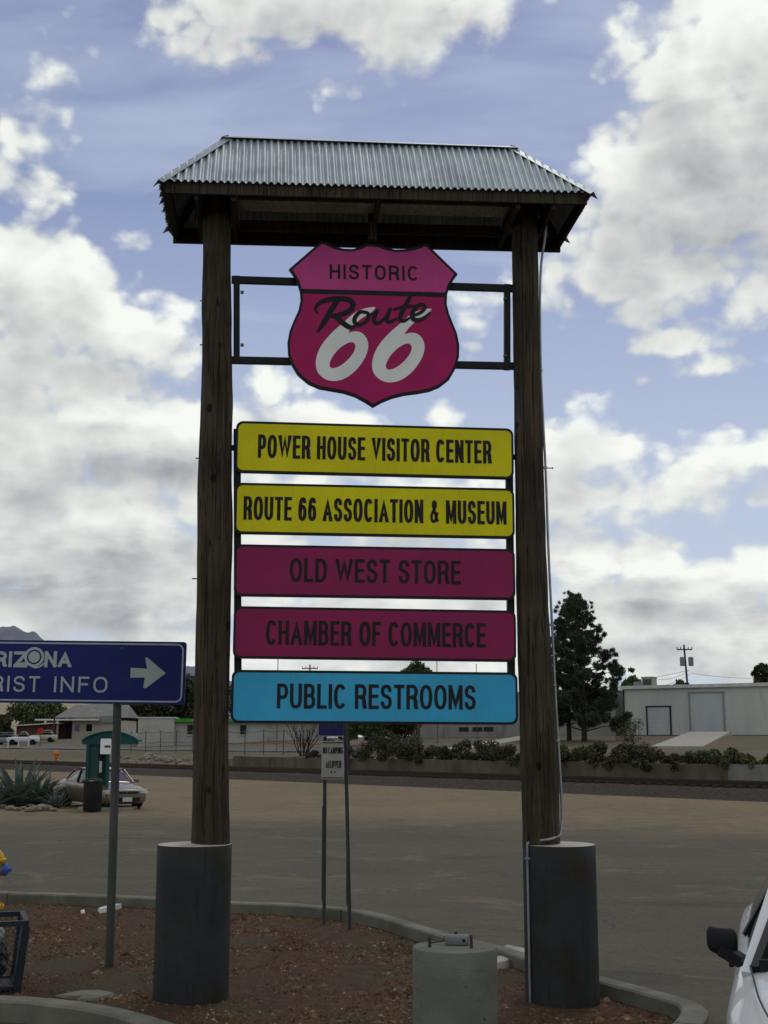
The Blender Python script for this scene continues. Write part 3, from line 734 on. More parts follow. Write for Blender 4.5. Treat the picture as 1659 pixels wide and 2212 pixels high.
# the five panels: corner pixels TL TR BL BR in the zoomed survey, text box left/right and cap/base at both ends
def zz(x, y): return x * 0.4115 + 477.9, y * 0.4115 + 887.5
PANELS = [
 ("POWER HOUSE VISITOR CENTER", m_yel, 'yellow panel reading POWER HOUSE VISITOR CENTER', (75, 50), (1535, 95), (75, 325), (1535, 357), (193, 1418), (124, 158), (247, 277)),
 ("ROUTE 66 ASSOCIATION & MUSEUM", m_yel, 'yellow panel reading ROUTE 66 ASSOCIATION & MUSEUM', (70, 376), (1540, 408), (70, 645), (1540, 671), (117, 1497), (448, 476), (573, 597)),
 ("OLD WEST STORE", m_mag, 'dark magenta panel reading OLD WEST STORE', (68, 700), (1543, 725), (68, 972), (1543, 994), (360, 1257), (771, 790), (898, 910)),
 ("CHAMBER OF COMMERCE", m_mag, 'dark magenta panel reading CHAMBER OF COMMERCE', (63, 1024), (1548, 1049), (63, 1300), (1548, 1318), (235, 1388), (1097, 1117), (1228, 1243)),
 ("PUBLIC RESTROOMS", m_blu, 'sky blue panel reading PUBLIC RESTROOMS', (52, 1358), (1557, 1374), (52, 1640), (1557, 1648), (293, 1335), (1431, 1441), (1562, 1569))]
FR = 0.06
for (body, mm, lab, TL, TR, BL, BR, tx, tt, tb) in PANELS:
    c = [sp(*zz(*q), FR) for q in (TL, TR, BL, BR)]
    cx = sum(q[0] for q in c) / 4; cz = sum(q[1] for q in c) / 4
    wd = ((c[1][0] - c[0][0]) + (c[3][0] - c[2][0])) / 2; hh = ((c[0][1] - c[2][1]) + (c[1][1] - c[3][1])) / 2
    tilt = -math.atan2((c[1][1] - c[0][1] + c[3][1] - c[2][1]) / 2, wd)
    B = 0.024
    me = fill2d([rrect(-wd / 2, wd / 2, -hh / 2, hh / 2, 0.075)], 0.045, 0.0)
    pn = mesh_obj('sign_panel', me, m_black, sign, (cx, -FR, cz), tilt); pn['label'] = lab
    me = fill2d([rrect(-wd / 2 + B, wd / 2 - B, -hh / 2 + B * 1.1, hh / 2 - B * 1.1, 0.058)], 0.006, -0.003)
    mesh_obj('panel_face', me, mm, pn)
    # text box in panel coordinates
    a = [sp(*zz(*q), FR) for q in ((tx[0], tt[0]), (tx[1], tt[1]), (tx[0], tb[0]), (tx[1], tb[1]))]
    ct, st_ = math.cos(tilt), math.sin(tilt)
    loc = [((q[0] - cx) * ct - (q[1] - cz) * st_, (q[0] - cx) * st_ + (q[1] - cz) * ct) for q in a]
    x0 = (loc[0][0] + loc[2][0]) / 2; x1 = (loc[1][0] + loc[3][0]) / 2
    z1 = (loc[0][1] + loc[1][1]) / 2; z0 = (loc[2][1] + loc[3][1]) / 2
    text('lettering', body, (x0, x1, z0, z1), -0.006, m_ink, pn, wt=0.138, gap=0.112, word=0.50)

# the shield
def z1c(x, y): return x * 0.61729 + 307.2, y * 0.61729 + 273.1
SF = 0.07
def shp(pts, n=0, front=SF):
    q = [sp(*z1c(*p_), front) for p_ in pts]
    return smooth_loop(q, n) if n else q
right = [(805, 412), (825, 414), (855, 425), (885, 431), (920, 430), (955, 424), (985, 413), (996, 411)]
side_r = [(996, 411), (1104, 516), (1090, 535), (1076, 558), (1067, 590), (1066, 622), (1074, 655), (1088, 690), (1102, 725), (1110, 765), (1109, 805), (1098, 845), (1075, 885), (1040, 912), (1005, 926), (960, 934), (915, 940), (875, 950), (840, 964), (808, 982)]
left = [(805, 412), (785, 411), (765, 421), (738, 429), (705, 428), (672, 420), (645, 407), (626, 402)]
side_l = [(626, 402), (513, 500), (528, 520), (542, 545), (552, 578), (554, 610), (546, 645), (530, 680), (516, 715), (508, 755), (510, 795), (520, 830), (543, 868), (580, 900), (620, 917), (665, 925), (705, 932), (745, 945), (780, 964), (808, 982)]
def dense(P):
    out = []
    for a in range(len(P) - 1): out += [P[a]]
    return out + [P[-1]]
out_px = dense(right)[:-1] + dense(side_r)[:-1] + dense(side_l)[::-1][:-1] + dense(left)[::-1][:-1]
def inset(P, k, c):                                    # move an outline inward by k (pixels of the survey)
    n = len(P); res = []
    for i in range(n):
        a, b_, d = Vector(P[i - 1]), Vector(P[i]), Vector(P[(i + 1) % n])
        n1 = (b_ - a).normalized(); n2 = (d - b_).normalized(); m_ = Vector((-n1.y - n2.y, n1.x + n2.x))
        m_ = m_ / max(0.55, m_.length) if m_.length > 1e-6 else Vector((0, 0))
        m_.normalize(); sc = 1.0 / max(0.6, m_.dot(Vector((-n1.y, n1.x))))
        res.append(tuple(b_ + m_ * k * min(sc, 1.5)))
    return res
ctr = (808, 690)
in_px = inset(out_px, 9, ctr)
sc_, zc_ = sp(*z1c(*ctr), SF)
rel = lambda L: [(a - sc_, c - zc_) for a, c in L]
me = fill2d([rel(shp(out_px))], 0.05, 0.0)
sh = mesh_obj('highway_shield', me, m_black, sign, (sc_, -SF, zc_)); sh['label'] = 'magenta highway shield with black border, top coloured brighter to suggest reflection'
def clip_half(P, keep_top):
    """split the inner outline along the black bar"""
    f = lambda x: 577 + (x - 565) * (590 - 577) / (1055 - 565)
    res = []
    n = len(P)
    g_ = lambda q: (f(q[0]) - q[1]) * (1 if keep_top else -1) - 8.5
    for i in range(n):
        a, c = P[i], P[(i + 1) % n]; ga, gc = g_(a), g_(c)
        if ga >= 0: res.append(a)
        if (ga >= 0) != (gc >= 0):
            t = ga / (ga - gc); res.append((a[0] + (c[0] - a[0]) * t, a[1] + (c[1] - a[1]) * t))
    return res
mesh_obj('shield_crown', fill2d([rel(shp(clip_half(in_px, True)))], 0.005, -0.003), m_pink_lit, sh)
mesh_obj('shield_body', fill2d([rel(shp(clip_half(in_px, False)))], 0.005, -0.003), m_pink, sh)
a, c = sp(*z1c(656, 508), SF), sp(*z1c(966, 515), SF); hgt = sp(*z1c(800, 484), SF)[1] - sp(*z1c(800, 535), SF)[1]
tl = math.atan2(c[1] - a[1], c[0] - a[0])
cx, cz = (a[0] + c[0]) / 2 - sc_, (a[1] + c[1]) / 2 - zc_; hw = (c[0] - a[0]) / 2
text('lettering', "HISTORIC", (-hw, hw, -hgt / 2, hgt / 2), -0.006, m_ink, sh, (cx, 0, cz), -tl, wt=0.155, gap=0.20)
o6 = [(815, 634), (785, 636), (745, 652), (700, 690), (658, 728), (624, 772), (608, 818), (613, 858), (640, 884), (676, 891), (715, 879), (752, 849), (780, 808), (791, 770), (783, 738), (762, 720), (738, 718), (722, 722), (738, 698), (768, 672), (800, 652)]
i6 = [(746, 768), (740, 757), (722, 757), (694, 774), (670, 800), (656, 828), (660, 845), (680, 844), (706, 829), (729, 806), (742, 786)]
for dx_, dy_ in ((0, 0), (197, 5)):
    mv = lambda L: [(x + dx_, y + dy_) for x, y in L]
    me = fill2d([rel(smooth_loop(shp(mv(o6)), 5)), rel(smooth_loop(shp(mv(i6)), 5))], 0.0012, -0.0045)
    mesh_obj('numeral', me, m_white, sh)
STROKES = [  # (points, widths) of the brush script
 ([(612, 652), (606, 636), (622, 618), (655, 606), (695, 603), (728, 610), (738, 626), (726, 645), (698, 658), (662, 664)], [8, 11, 15, 17, 18, 19, 19, 19, 17, 12]),
 ([(682, 612), (668, 632), (650, 662), (634, 690), (616, 716)], [18, 20, 20, 18, 9]),
 ([(662, 662), (684, 672), (704, 690), (728, 704), (745, 698)], [10, 18, 19, 17, 8]),
 ([(782, 652), (764, 650), (748, 664), (742, 682), (754, 695), (774, 690), (790, 674), (790, 656), (778, 650)], [11, 13, 15, 15, 14, 13, 13, 13, 11]),
 ([(788, 660), (808, 656), (822, 648)], [7, 7, 8]),
 ([(822, 646), (812, 668), (812, 684), (824, 689), (842, 678), (858, 660), (866, 642)], [14, 15, 15, 13, 11, 12, 14]),
 ([(868, 640), (858, 664), (857, 680), (870, 684), (888, 674)], [14, 15, 15, 12, 9]),
 ([(936, 600), (922, 626), (908, 652), (902, 674), (914, 682), (934, 672)], [14, 16, 16, 16, 12, 8]),
 ([(882, 640), (910, 634), (948, 628)], [8, 12, 8]),
 ([(940, 664), (962, 658), (984, 644), (988, 628), (972, 624), (954, 638), (944, 660), (950, 676), (970, 678), (990, 668), (1006, 652)], [8, 11, 12, 12, 13, 15, 16, 16, 14, 11, 6])]
bm = BM()
for k, (pp, ww) in enumerate(STROKES):
    P = smooth_loop([(x, y, w_) for (x, y), w_ in zip(pp, ww)], 6, False)
    n = len(P); prev = None
    for i, (x, y, w_) in enumerate(P):
        a, c = P[max(i - 1, 0)], P[min(i + 1, n - 1)]; t = Vector((c[0] - a[0], c[1] - a[1])).normalized(); nrm = Vector((-t.y, t.x)) * w_ / 2
        pair = []
        for sg in (1, -1):
            s_, z = sp(*z1c(x + nrm.x * sg, y + nrm.y * sg), SF)
            pair.append(bm.verts.new((s_ - sc_, -0.0065 - 0.0003 * k - 0.00002 * i, z - zc_)))
        if prev: bm.faces.new((prev[0], prev[1], pair[1], pair[0]))
        prev = pair
    for (x, y, w_) in (P[0], P[-1]):                    # rounded stroke ends
        ring = []
        for j in range(10):
            s_, z = sp(*z1c(x + w_ / 2 * math.cos(j * .628), y + w_ / 2 * math.sin(j * .628)), SF); ring.append(bm.verts.new((s_ - sc_, -0.0067 - 0.0003 * k - 0.0005, z - zc_)))
        bm.faces.new(ring)
obj('script_lettering', bm, m_ink, sh)

# ------------------------------------------------------------------ the roof (local frame of the sign)
EV, RG, HALF = 8.16, 8.86, 0.62
def rl(x, y, yl):                                       # pixel -> local s, z on a plane at local depth yl
    return sp(x, y, -yl)
A, Bq = rl(342, 388, -HALF), rl(1289, 415, -HALF)
Cq, Dq = rl(360, 515, HALF), rl(1216, 538, HALF)
rA, rB = rl(490, 299, 0), rl(1106, 321, 0)
FB = 0.15
A = (A[0] + 0.035, A[1]); Bq = (Bq[0] - 0.075, Bq[1])
P_fl = Vector((A[0], -HALF, A[1])); P_fr = Vector((Bq[0], -HALF, Bq[1]))
P_bl = Vector((A[0] + 0.0, HALF, A[1] - 0.02)); P_br = Vector((Bq[0] - 0.02, HALF, Bq[1] - 0.02))
R_l = Vector((rA[0], 0, rA[1])); R_r = Vector((rB[0], 0, rB[1]))
roof = link(bpy.data.objects.new('roof', None)); roof.parent = sign; roof.empty_display_size = 0.2
PIT, AMP = 0.0735, 0.0155
def corrugated(e0, e1, r0, r1, seed=0, ragged=0.0):
    """sheet between an eave e0-e1 and a ridge r0-r1, ribs running up the slope"""
    ed = (e1 - e0); Lx = ed.length; u = ed / Lx
    n = int(Lx / PIT * 8); vs = []; fs = []
    mid_e = (e0 + e1) / 2
    up = ((r0 + r1) / 2 - mid_e); up = up - u * up.dot(u); Hh = up.length; upn = up / Hh
    nrm = u.cross(upn); nrm = nrm if nrm.z > 0 else -nrm
    a0 = (r0 - e0).dot(u); a1 = (r1 - e0).dot(u)
    rn = random.Random(seed)
    jag = [rn.uniform(-1, 1) for _ in range(200)]
    for i in range(n + 1):
        x = Lx * i / n
        t = 1.0
        if x < a0: t = x / max(a0, 1e-4)
        elif x > a1: t = (Lx - x) / max(Lx - a1, 1e-4)
        off = AMP * math.sin(2 * math.pi * x / PIT)
        # height of the eave line (e0-e1) to the ridge line r0-r1 at this x
        top = e0 + u * x + up * t
        if a0 <= x <= a1 and a1 > a0 + 1e-3: top = r0 + (r1 - r0) * ((x - a0) / (a1 - a0))
        bot = e0 + u * x - upn * (0.03 + ragged * max(0, jag[int(x / PIT) % 200]))
        for k in range(5):
            q = bot + (top - bot) * (k / 4); vs.append(tuple(q + nrm * (off + 0.014)))
    for i in range(n):
        for k in range(4): fs.append((i * 5 + k, (i + 1) * 5 + k, (i + 1) * 5 + k + 1, i * 5 + k + 1))
    return vs, fs
def sheet(e0, e1, r0, r1, seed, ragged=0.0):
    v_, f_ = corrugated(e0, e1, r0, r1, seed, ragged); return pyd('roof_sheet', v_, f_, m_galv, roof, smooth=3.2)
sheet(P_fl, P_fr, R_l, R_r, 1)
sheet(P_br, P_bl, R_r, R_l, 2)
sheet(P_bl, P_fl, R_l, R_l, 3, 0.05)
sheet(P_fr, P_br, R_r, R_r, 4, 0.01)
def cap(a, c, wdt=0.085):
    bm = BM(); d = (c - a); ext = d.normalized() * 0.06; a2, c2 = a - ext * 0.3 + Vector((0, 0, .03)), c + ext + Vector((0, 0, .03))
    side = d.normalized().cross(Vector((0, 0, 1))).normalized(); dn_ = Vector((0, 0, -0.055))
    vv = [bm.verts.new(q) for q in (a2 + side * wdt + dn_, a2, a2 - side * wdt + dn_, c2 + side * wdt + dn_, c2, c2 - side * wdt + dn_)]
    bm.faces.new((vv[0], vv[1], vv[4], vv[3])); bm.faces.new((vv[1], vv[2], vv[5], vv[4]))
    o = obj('ridge_cap', bm, m_flash, roof)
    md = o.modifiers.new('s', 'SOLIDIFY'); md.thickness = 0.004
cap(R_l, R_r); cap(R_l, P_fl); cap(R_r, P_fr); cap(R_l, P_bl); cap(R_r, P_br)
def fascia(a, c, nm='fascia', t=0.04, h=FB, y_in=(0, 0, 0), mt=None):
    bm = BM(); off = Vector(y_in); a = a + off; c = c + off
    beam(bm, a + Vector((0, 0, -h / 2 - 0.005)), c + Vector((0, 0, -h / 2 - 0.005)), h, t, up=(0, 1, 0) if abs((c - a).x) > abs((c - a).y) else (1, 0, 0)); return obj(nm, bm, mt or m_plank, roof)
fascia(P_fl + Vector((.03, 0, 0)), P_fr - Vector((.03, 0, 0)), y_in=(0, 0.03, 0), h=0.13)
fascia(P_bl + Vector((.03, 0, 0)), P_br - Vector((.03, 0, 0)), y_in=(0, -0.03, 0), h=0.17)
fascia(P_fl + Vector((0.06, 0.052, 0)), P_bl + Vector((0.06, -0.052, 0)), h=0.14); fascia(P_fr + Vector((-0.06, 0.052, 0)), P_br + Vector((-0.06, -0.052, 0)), h=0.14)
# cross beams either side of each pole, the long bearers, the pale board and the rafters
zl = lambda s: P_fl.z + (P_fr.z - P_fl.z) * (s - P_fl.x) / (P_fr.x - P_fl.x)
def cross(s, w_=0.045, h=0.16, dz=-0.10, nm='cross_beam'):
    bm = BM(); z = zl(s) + dz; box(bm, (s, 0, z), (w_, 2 * HALF - 0.12, h)); obj(nm, bm, m_plank, roof)
sl, sr = sp(468, 500)[0], sp(1135, 500)[0]
for s in (sl - 0.19, sl + 0.19, sr - 0.19, sr + 0.19): cross(s)
cross(sl - 0.46, 0.04, 0.10); cross((sl + sr) / 2 + 0.03, 0.045, 0.13, -0.06, 'rafter')
for yv, dz, h in ((-0.47, -0.07, 0.10), (0.30, -0.09, 0.12)):
    bm = BM(); a = Vector((sl + 0.23, yv, zl(sl) + dz)); c = Vector((sr - 0.23, yv, zl(sr) + dz)); beam(bm, a, c, h, 0.045, up=(0, 1, 0)); obj('bearer', bm, m_plank, roof)
bm = BM(); a = Vector((sl + 0.24, -0.17, zl(sl) - 0.015)); c = Vector((sr - 0.24, -0.17, zl(sr) - 0.015))
beam(bm, a, c, 0.03, 0.42, up=(0, 1, 0)); obj('soffit_board', bm, m_pale_plank, roof, label='paler board under the ridge')
bm = BM(); box(bm, ((sl + sr) / 2, 0.05, zl(0) - 0.16), (0.09, 0.07, 0.34)); obj('hanger', bm, m_plank, roof)
# ridge rafters up to the hips so the roof is carried
for s0_, R_ in ((P_fl, R_l), (P_bl, R_l), (P_fr, R_r), (P_br, R_r)):
    bm = BM(); beam(bm, s0_ + Vector((0.04 if s0_.x < 0 else -0.04, 0, -0.06)), R_ + Vector((0, 0, -0.07)), 0.045, 0.09); obj('hip_rafter', bm, m_plank, roof)
# ------------------------------------------------------------------ tourist sign
m_sblue = mat("sign_navy", (0.012, 0.020, 0.150), (0.010, 0.016, 0.120), 1.2, 0.5)
m_refl = mat("reflective_white", (0.42, 0.46, 0.46), (0.36, 0.40, 0.40), 3, 0.5)
m_post = mat("galvanised_post", (0.090, 0.093, 0.093), (0.062, 0.064, 0.064), 3, 0.6, 0.3, stretch=(1, 1, .3), bump=0.2)
m_alu = mat("sheet_back", (0.35, 0.36, 0.36), None, 3, 0.5, 0.5)
pb = gz(236, 2088)
ts = thing('tourist_info_sign', 'blue highway sign with white arrow reading ARIZONA TOURIST INFO on grey pipe posts', 'sign', pb)
SY = pb.y - 0.09
def tp(x, y): q = at_y(x, y, SY); return q.x - pb.x, q.z - pb.z
c0, c1, c2, c3 = tp(0, 1381), tp(403, 1388), tp(0, 1519), tp(403, 1521)
wz1 = (c1[1] + c0[1]) / 2; wz0 = (c2[1] + c3[1]) / 2; wx1 = c1[0]; wx0 = tp(-172, 1400)[0]
tl = -math.atan2(c1[1] - c0[1] + c3[1] - c2[1], 2 * (c1[0] - c0[0]))
cx, cz = (wx0 + wx1) / 2, (wz0 + wz1) / 2; cz += math.tan(-tl) * (cx - (c0[0] + c1[0]) / 2)
hw, hh = (wx1 - wx0) / 2, (wz1 - wz0) / 2
pnl = mesh_obj('sign_panel', fill2d([rrect(-hw, hw, -hh, hh, 0.035)], 0.006, 0.0), m_alu, ts, (cx, -0.09, cz), tl)
mesh_obj('panel_face', fill2d([rrect(-hw + .001, hw - .001, -hh + .001, hh - .001, 0.034)], 0.002, -0.003), m_sblue, pnl)
mesh_obj('border_line', fill2d([rrect(-hw + .022, hw - .030, -hh + .022, hh - .022, 0.075), rrect(-hw + .040, hw - .048, -hh + .040, hh - .040, 0.060)], 0.001, -0.0042), m_refl, pnl)
def lp(x, y):                                           # pixel -> panel coordinates
    a, c = tp(x, y); a -= cx; c -= cz; t_ = tl
    return a * math.cos(t_) - c * math.sin(t_), a * math.sin(t_) + c * math.cos(t_)
def z3(x, y): return x * 0.30866, y * 0.30866 + 1331.3  # zoomed survey of this sign
ar = [lp(*z3(*q)) for q in ((915, 360), (1030, 367), (1016, 290), (1034, 290), (1160, 398), (1020, 504), (1003, 498), (1014, 428), (913, 430))]
mesh_obj('arrow', fill2d([ar], 0.001, -0.0042), m_refl, pnl)
a, c = lp(*z3(383, 420)), lp(*z3(750, 535))
t0 = lp(*z3(-372, 420))
text('lettering', "INFO", (a[0], c[0], c[1], a[1]), -0.0042, m_refl, pnl, wt=0.135, gap=0.22)
a2, c2_ = lp(*z3(-385, 412)), lp(*z3(275, 530))
text('lettering', "TOURIST", (a2[0], c2_[0], c2_[1], a2[1]), -0.0042, m_refl, pnl, wt=0.135, gap=0.22)
for (tx, xa, xb) in (("NA", 316, 498), ("RIZ", -55, 190), ("A", -170, -62)):
    a, c = lp(*z3(xa, 243)), lp(*z3(xb, 358)); text('logo_lettering', tx, (a[0], c[0], c[1], a[1]), -0.0042, m_refl, pnl, wt=0.20, gap=0.08)
oc = lp(*z3(240, 285)); orr = 69 * 0.30866 * SY / F
circ = lambda r, n=36: [(oc[0] + r * math.cos(2 * math.pi * k / n), oc[1] + r * math.sin(2 * math.pi * k / n)) for k in range(n)]
mesh_obj('logo_ring', fill2d([circ(orr), circ(orr * 0.74)], 0.0008, -0.0056), m_refl, pnl)
mesh_obj('logo_disc', fill2d([circ(orr * 0.58)], 0.0008, -0.0056), m_refl, pnl)
sw = [lp(*z3(*q)) for q in ((120, 340), (160, 322), (205, 330), (240, 352), (280, 345), (310, 322), (306, 340), (280, 358), (240, 364), (200, 345), (160, 338), (120, 358))]
mesh_obj('logo_wave', fill2d([smooth_loop(sw, 4)], 0.0008, -0.0068), m_refl, pnl)
bm = BM(); s_ = lp(*z3(855, 222)); tube(bm, [(s_[0], -0.003, s_[1]), (s_[0], -0.012, s_[1])], 0.010, 8); obj('panel_bolt', bm, m_bolt, pnl)
top = at_y(258, 1384, pb.y)
def sign_post(x0, dx_):
    bm = BM(); lean = (top.x - pb.x)
    tube(bm, [(x0, 0, -0.3), (x0, 0, 0.0), (x0 + lean, 0, top.z - pb.z - 0.02)], 0.048, 14); return obj('post', bm, m_post, ts, smooth=0.9)
sign_post(0, 0); sign_post(wx0 + (wx1 - top.x + pb.x), 0)

# ------------------------------------------------------------------ no camping sign
m_board = mat("white_board", (0.46, 0.46, 0.42), (0.38, 0.38, 0.34), 4, 0.6)
m_purp = mat("board_blue", (0.030, 0.030, 0.165), (0.035, 0.035, 0.14), 3, 0.6)
m_uch = mat("channel_post", (0.14, 0.145, 0.165), (0.10, 0.105, 0.12), 5, 0.7, 0.3, stretch=(1, 1, .3))
n0, n1 = gz(700, 1997), gz(757, 2010)
cs = thing('no_camping_sign', 'small white sign reading NO CAMPING ALLOWED under a blue board on two channel posts', 'sign', (n0 + n1) / 2)
O_ = (n0 + n1) / 2; CY_ = O_.y - 0.06
def cp(x, y, Y=CY_): q = at_y(x, y, Y); return q.x - O_.x, q.z - O_.z
def uchan(x0, y0, z0, x1, z1, z2):
    bm = BM(); a = Vector((x0, y0, z0)); c = Vector((x1, y0, z1))
    for off in (-0.022, 0.022): beam(bm, a + Vector((off, 0, 0)), c + Vector((off, 0, 0)), 0.006, 0.034, up=(0, 1, 0))
    beam(bm, a + Vector((0, 0.012, 0)), c + Vector((0, 0.012, 0)), 0.04, 0.006, up=(0, 1, 0))
    return obj('post', bm, m_uch, cs)
for nb, xt in ((n0, 703), (n1, 744)):
    q = at_y(xt, 1500, nb.y); uchan(nb.x - O_.x, nb.y - O_.y, -0.25, q.x - O_.x, q.z - O_.z, 0)
    # the lower stub sleeve each post is bolted to
    k = 0.36; q2 = at_y(xt - (4 if xt < 720 else -4), 1880, nb.y)
    bm = BM(); box(bm, (nb.x - O_.x + (q.x - nb.x) * 0.22 - 0.03, nb.y - O_.y + 0.012, 0.95), (0.02, 0.04, 1.25)); obj('sleeve', bm, m_uch, cs)
def board(tl_, tr_, bl_, br_, m_, lab, nm):
    a = [cp(*q) for q in (tl_, tr_, bl_, br_)]
    X0, X1 = (a[0][0] + a[2][0]) / 2, (a[1][0] + a[3][0]) / 2; Z1, Z0 = (a[0][1] + a[1][1]) / 2, (a[2][1] + a[3][1]) / 2
    cx, cz = (X0 + X1) / 2, (Z0 + Z1) / 2; hw, hh = (X1 - X0) / 2, (Z1 - Z0) / 2
    o = mesh_obj(nm, fill2d([rrect(-hw, hw, -hh, hh, 0.02)], 0.006, 0), m_, cs, (cx, -0.06, cz)); o['label'] = lab
    return o, hw, hh
bd, hw, hh = board((695, 1600), (744, 1602), (694, 1683), (743, 1684), m_board, 'white board reading NO CAMPING ALLOWED', 'sign_board')
for zt in (hh - 0.022, -hh + 0.02): mesh_obj('border_line', fill2d([rrect(-hw + .012, hw - .012, zt - .006, zt + .006, 0.003)], 0.001, -0.002), m_ink, bd)
text('lettering', "NO CAMPING", (-hw * .88, hw * .88, hh * .34, hh * .68), -0.002, m_ink, bd, wt=0.115)
text('lettering', "ALLOWED", (-hw * .62, hw * .74, -hh * .40, -hh * .02), -0.002, m_ink, bd, wt=0.115)
for xx in (-0.02, 0.03): mesh_obj('small_print', fill2d([rrect(xx - .010, xx + .012, -hh * .66, -hh * .58, 0.002)], 0.0008, -0.002), m_ink, bd)
b2, hw, hh = board((687, 1488), (748, 1490), (687, 1591), (748, 1592), m_purp, 'blue board above the camping notice', 'sign_board')
mesh_obj('border_line', fill2d([rrect(-hw + .003, hw - .003, -hh + .004, hh - .004, 0.018), rrect(-hw + .010, hw - .010, -hh + .014, hh - .014, 0.014)], 0.001, -0.002), m_refl, b2)
for xx in (-0.075, -0.03, 0.015): mesh_obj('faded_mark', fill2d([rrect(xx + .02, xx + .05, -hh + 0.125, -hh + 0.185, 0.006), rrect(xx + .029, xx + .041, -hh + 0.135, -hh + 0.175, 0.004)], 0.0008, -0.002), m_uch, b2)

# ------------------------------------------------------------------ bare concrete lamp footing
m_stub = mat("raw_concrete", (0.190, 0.193, 0.163), (0.145, 0.148, 0.124), 3.0, 0.92, bump=0.35, bscale=22, speck=((0.07, 0.07, 0.06), 26, 0.74), tone=((0.15, 0.152, 0.128), 1.3, 0.48, 0.66))
def seams(m, dark):
    nt = m.node_tree; q = NB(nt); P = next(n for n in nt.nodes if n.type == 'BSDF_PRINCIPLED'); old = P.inputs['Base Color'].links[0].from_socket
    x, y, z = q.sep(q.n('ShaderNodeTexCoord').outputs['Object']); ang = q.m('ARCTAN2', y, x)
    ph = q.m('FRACT', q.m('ADD', q.m('MULTIPLY', z, 4.6), q.m('MULTIPLY', ang, 1 / (2 * math.pi))))
    ln = q.mr(q.m('ABSOLUTE', q.m('SUBTRACT', ph, 0.5)), 0.008, 0.030, 1.0, 0.0)
    br = q.mr(q.noise(q.n('ShaderNodeTexCoord').outputs['Object'], 5.0, 4), 0.40, 0.60)
    col = q.mix(q.m('MULTIPLY', q.m('MULTIPLY', ln, br), 0.6), old, dark)
    vo = q.n('ShaderNodeTexVoronoi'); vo.inputs['Scale'].default_value = 9.0; q.set(vo.inputs['Vector'], q.n('ShaderNodeTexCoord').outputs['Object'])
    rs = q.sep(vo.outputs['Color'])[0]
    hole = q.mr(q.m('SUBTRACT', vo.outputs[0], q.m('MULTIPLY', rs, 0.12)), -0.03, 0.0, 1.0, 0.0)
    col = q.mix(q.m('MULTIPLY', hole, 0.85), col, tuple(k * .4 for k in dark)); nt.links.new(col, P.inputs['Base Color'])
seams(m_stub, (0.085, 0.085, 0.070))
m_bolt2 = mat("anchor_rust", (0.055, 0.045, 0.035), (0.09, 0.05, 0.03), 12, 0.8, 0.3)
m_jbox = mat("cast_grey", (0.20, 0.22, 0.22), None, 6, 0.6, 0.4)
tS = 10.35
qt = at_y(983, 2047, tS * 0.995); cxs = qt.x; cys = tS; zt = qt.z
rS = (at_y(1075, 2120, cys).x - at_y(892, 2120, cys).x) / 2
st = thing('concrete_pillar', 'short bare concrete pillar with anchor bolts and a junction box on top', 'pillar', (cxs, cys, hz(cxs, cys)))
bz = hz(cxs, cys)
bm = BM(); zt -= bz
lathe(bm, [(rS, -0.3), (rS, 0.10), (rS * 1.004, 0.12), (rS, 0.14), (rS, 0.335), (rS * 1.005, 0.35), (rS, 0.365), (rS, zt - 0.20), (rS * 1.005, zt - 0.185), (rS, zt - 0.17), (rS, zt - 0.012), (rS * 0.985, zt)], 56)
obj('pillar_body', bm, m_stub, st, smooth=0.9)
for (px_, pyb, pyt) in ((928, 2046, 2024), (1018, 2048, 2020), (985, 2030, 2012)):
    q = gnd(px_, pyb, zt + bz); q2 = at_y(px_, pyt, q.y)
    bm = BM(); tube(bm, [(q.x - cxs, q.y - cys, zt - 0.02), (q.x - cxs, q.y - cys, q2.z - bz)], 0.0125, 8); obj('anchor_bolt', bm, m_bolt2, st, smooth=0.9)
q = gnd(988, 2043, zt + bz)
bm = BM(); box(bm, (q.x - cxs, q.y - cys + 0.05, zt + 0.038), (0.185, 0.11, 0.072), Matrix.Rotation(R(-4), 3, 'Z'), bevel=0.012)
jb = obj('junction_box', bm, m_jbox, st, smooth=0.7)
bm = BM(); tube(bm, [(q.x - cxs + 0.05, q.y - cys - 0.012, zt + 0.04), (q.x - cxs + 0.05, q.y - cys + 0.005, zt + 0.04)], 0.013, 10); obj('knockout', bm, m_black, jb)
bm = BM(); tube(bm, smooth_loop([(q.x - cxs - 0.09, q.y - cys + 0.06, zt + 0.03), (q.x - cxs - 0.14, q.y - cys + 0.07, zt + 0.022), (q.x - cxs - 0.20, q.y - cys + 0.10, zt + 0.008)], 5, False), 0.006, 8); obj('cable_stub', bm, m_bolt2, jb, smooth=3.2)

# ------------------------------------------------------------------ fire hydrant
m_hy = mat("hydrant_yellow", (0.58, 0.34, 0.012), (0.48, 0.27, 0.012), 4, 0.45, tone=((0.30, 0.15, 0.02), 3, 0.55, 0.7))
m_hb = mat("cap_blue", (0.055, 0.13, 0.48), None, 4, 0.4)
hb = gz(-22, 1972); sc = hb.y / F
hy = thing('fire_hydrant', 'yellow fire hydrant with blue outlet caps at the kerb', 'fire hydrant', hb)
bm = BM(); lathe(bm, [(0.13, -0.1), (0.13, 0.06), (0.19, 0.065), (0.19, 0.11), (0.125, 0.115), (0.122, 0.50), (0.15, 0.54), (0.155, 0.64), (0.135, 0.68)], 28)
for k in range(8): tube(bm, [(0.165 * math.cos(k * .785), 0.165 * math.sin(k * .785), 0.05), (0.165 * math.cos(k * .785), 0.165 * math.sin(k * .785), 0.135)], 0.015, 6)
obj('barrel', bm, m_hy, hy, smooth=0.6)
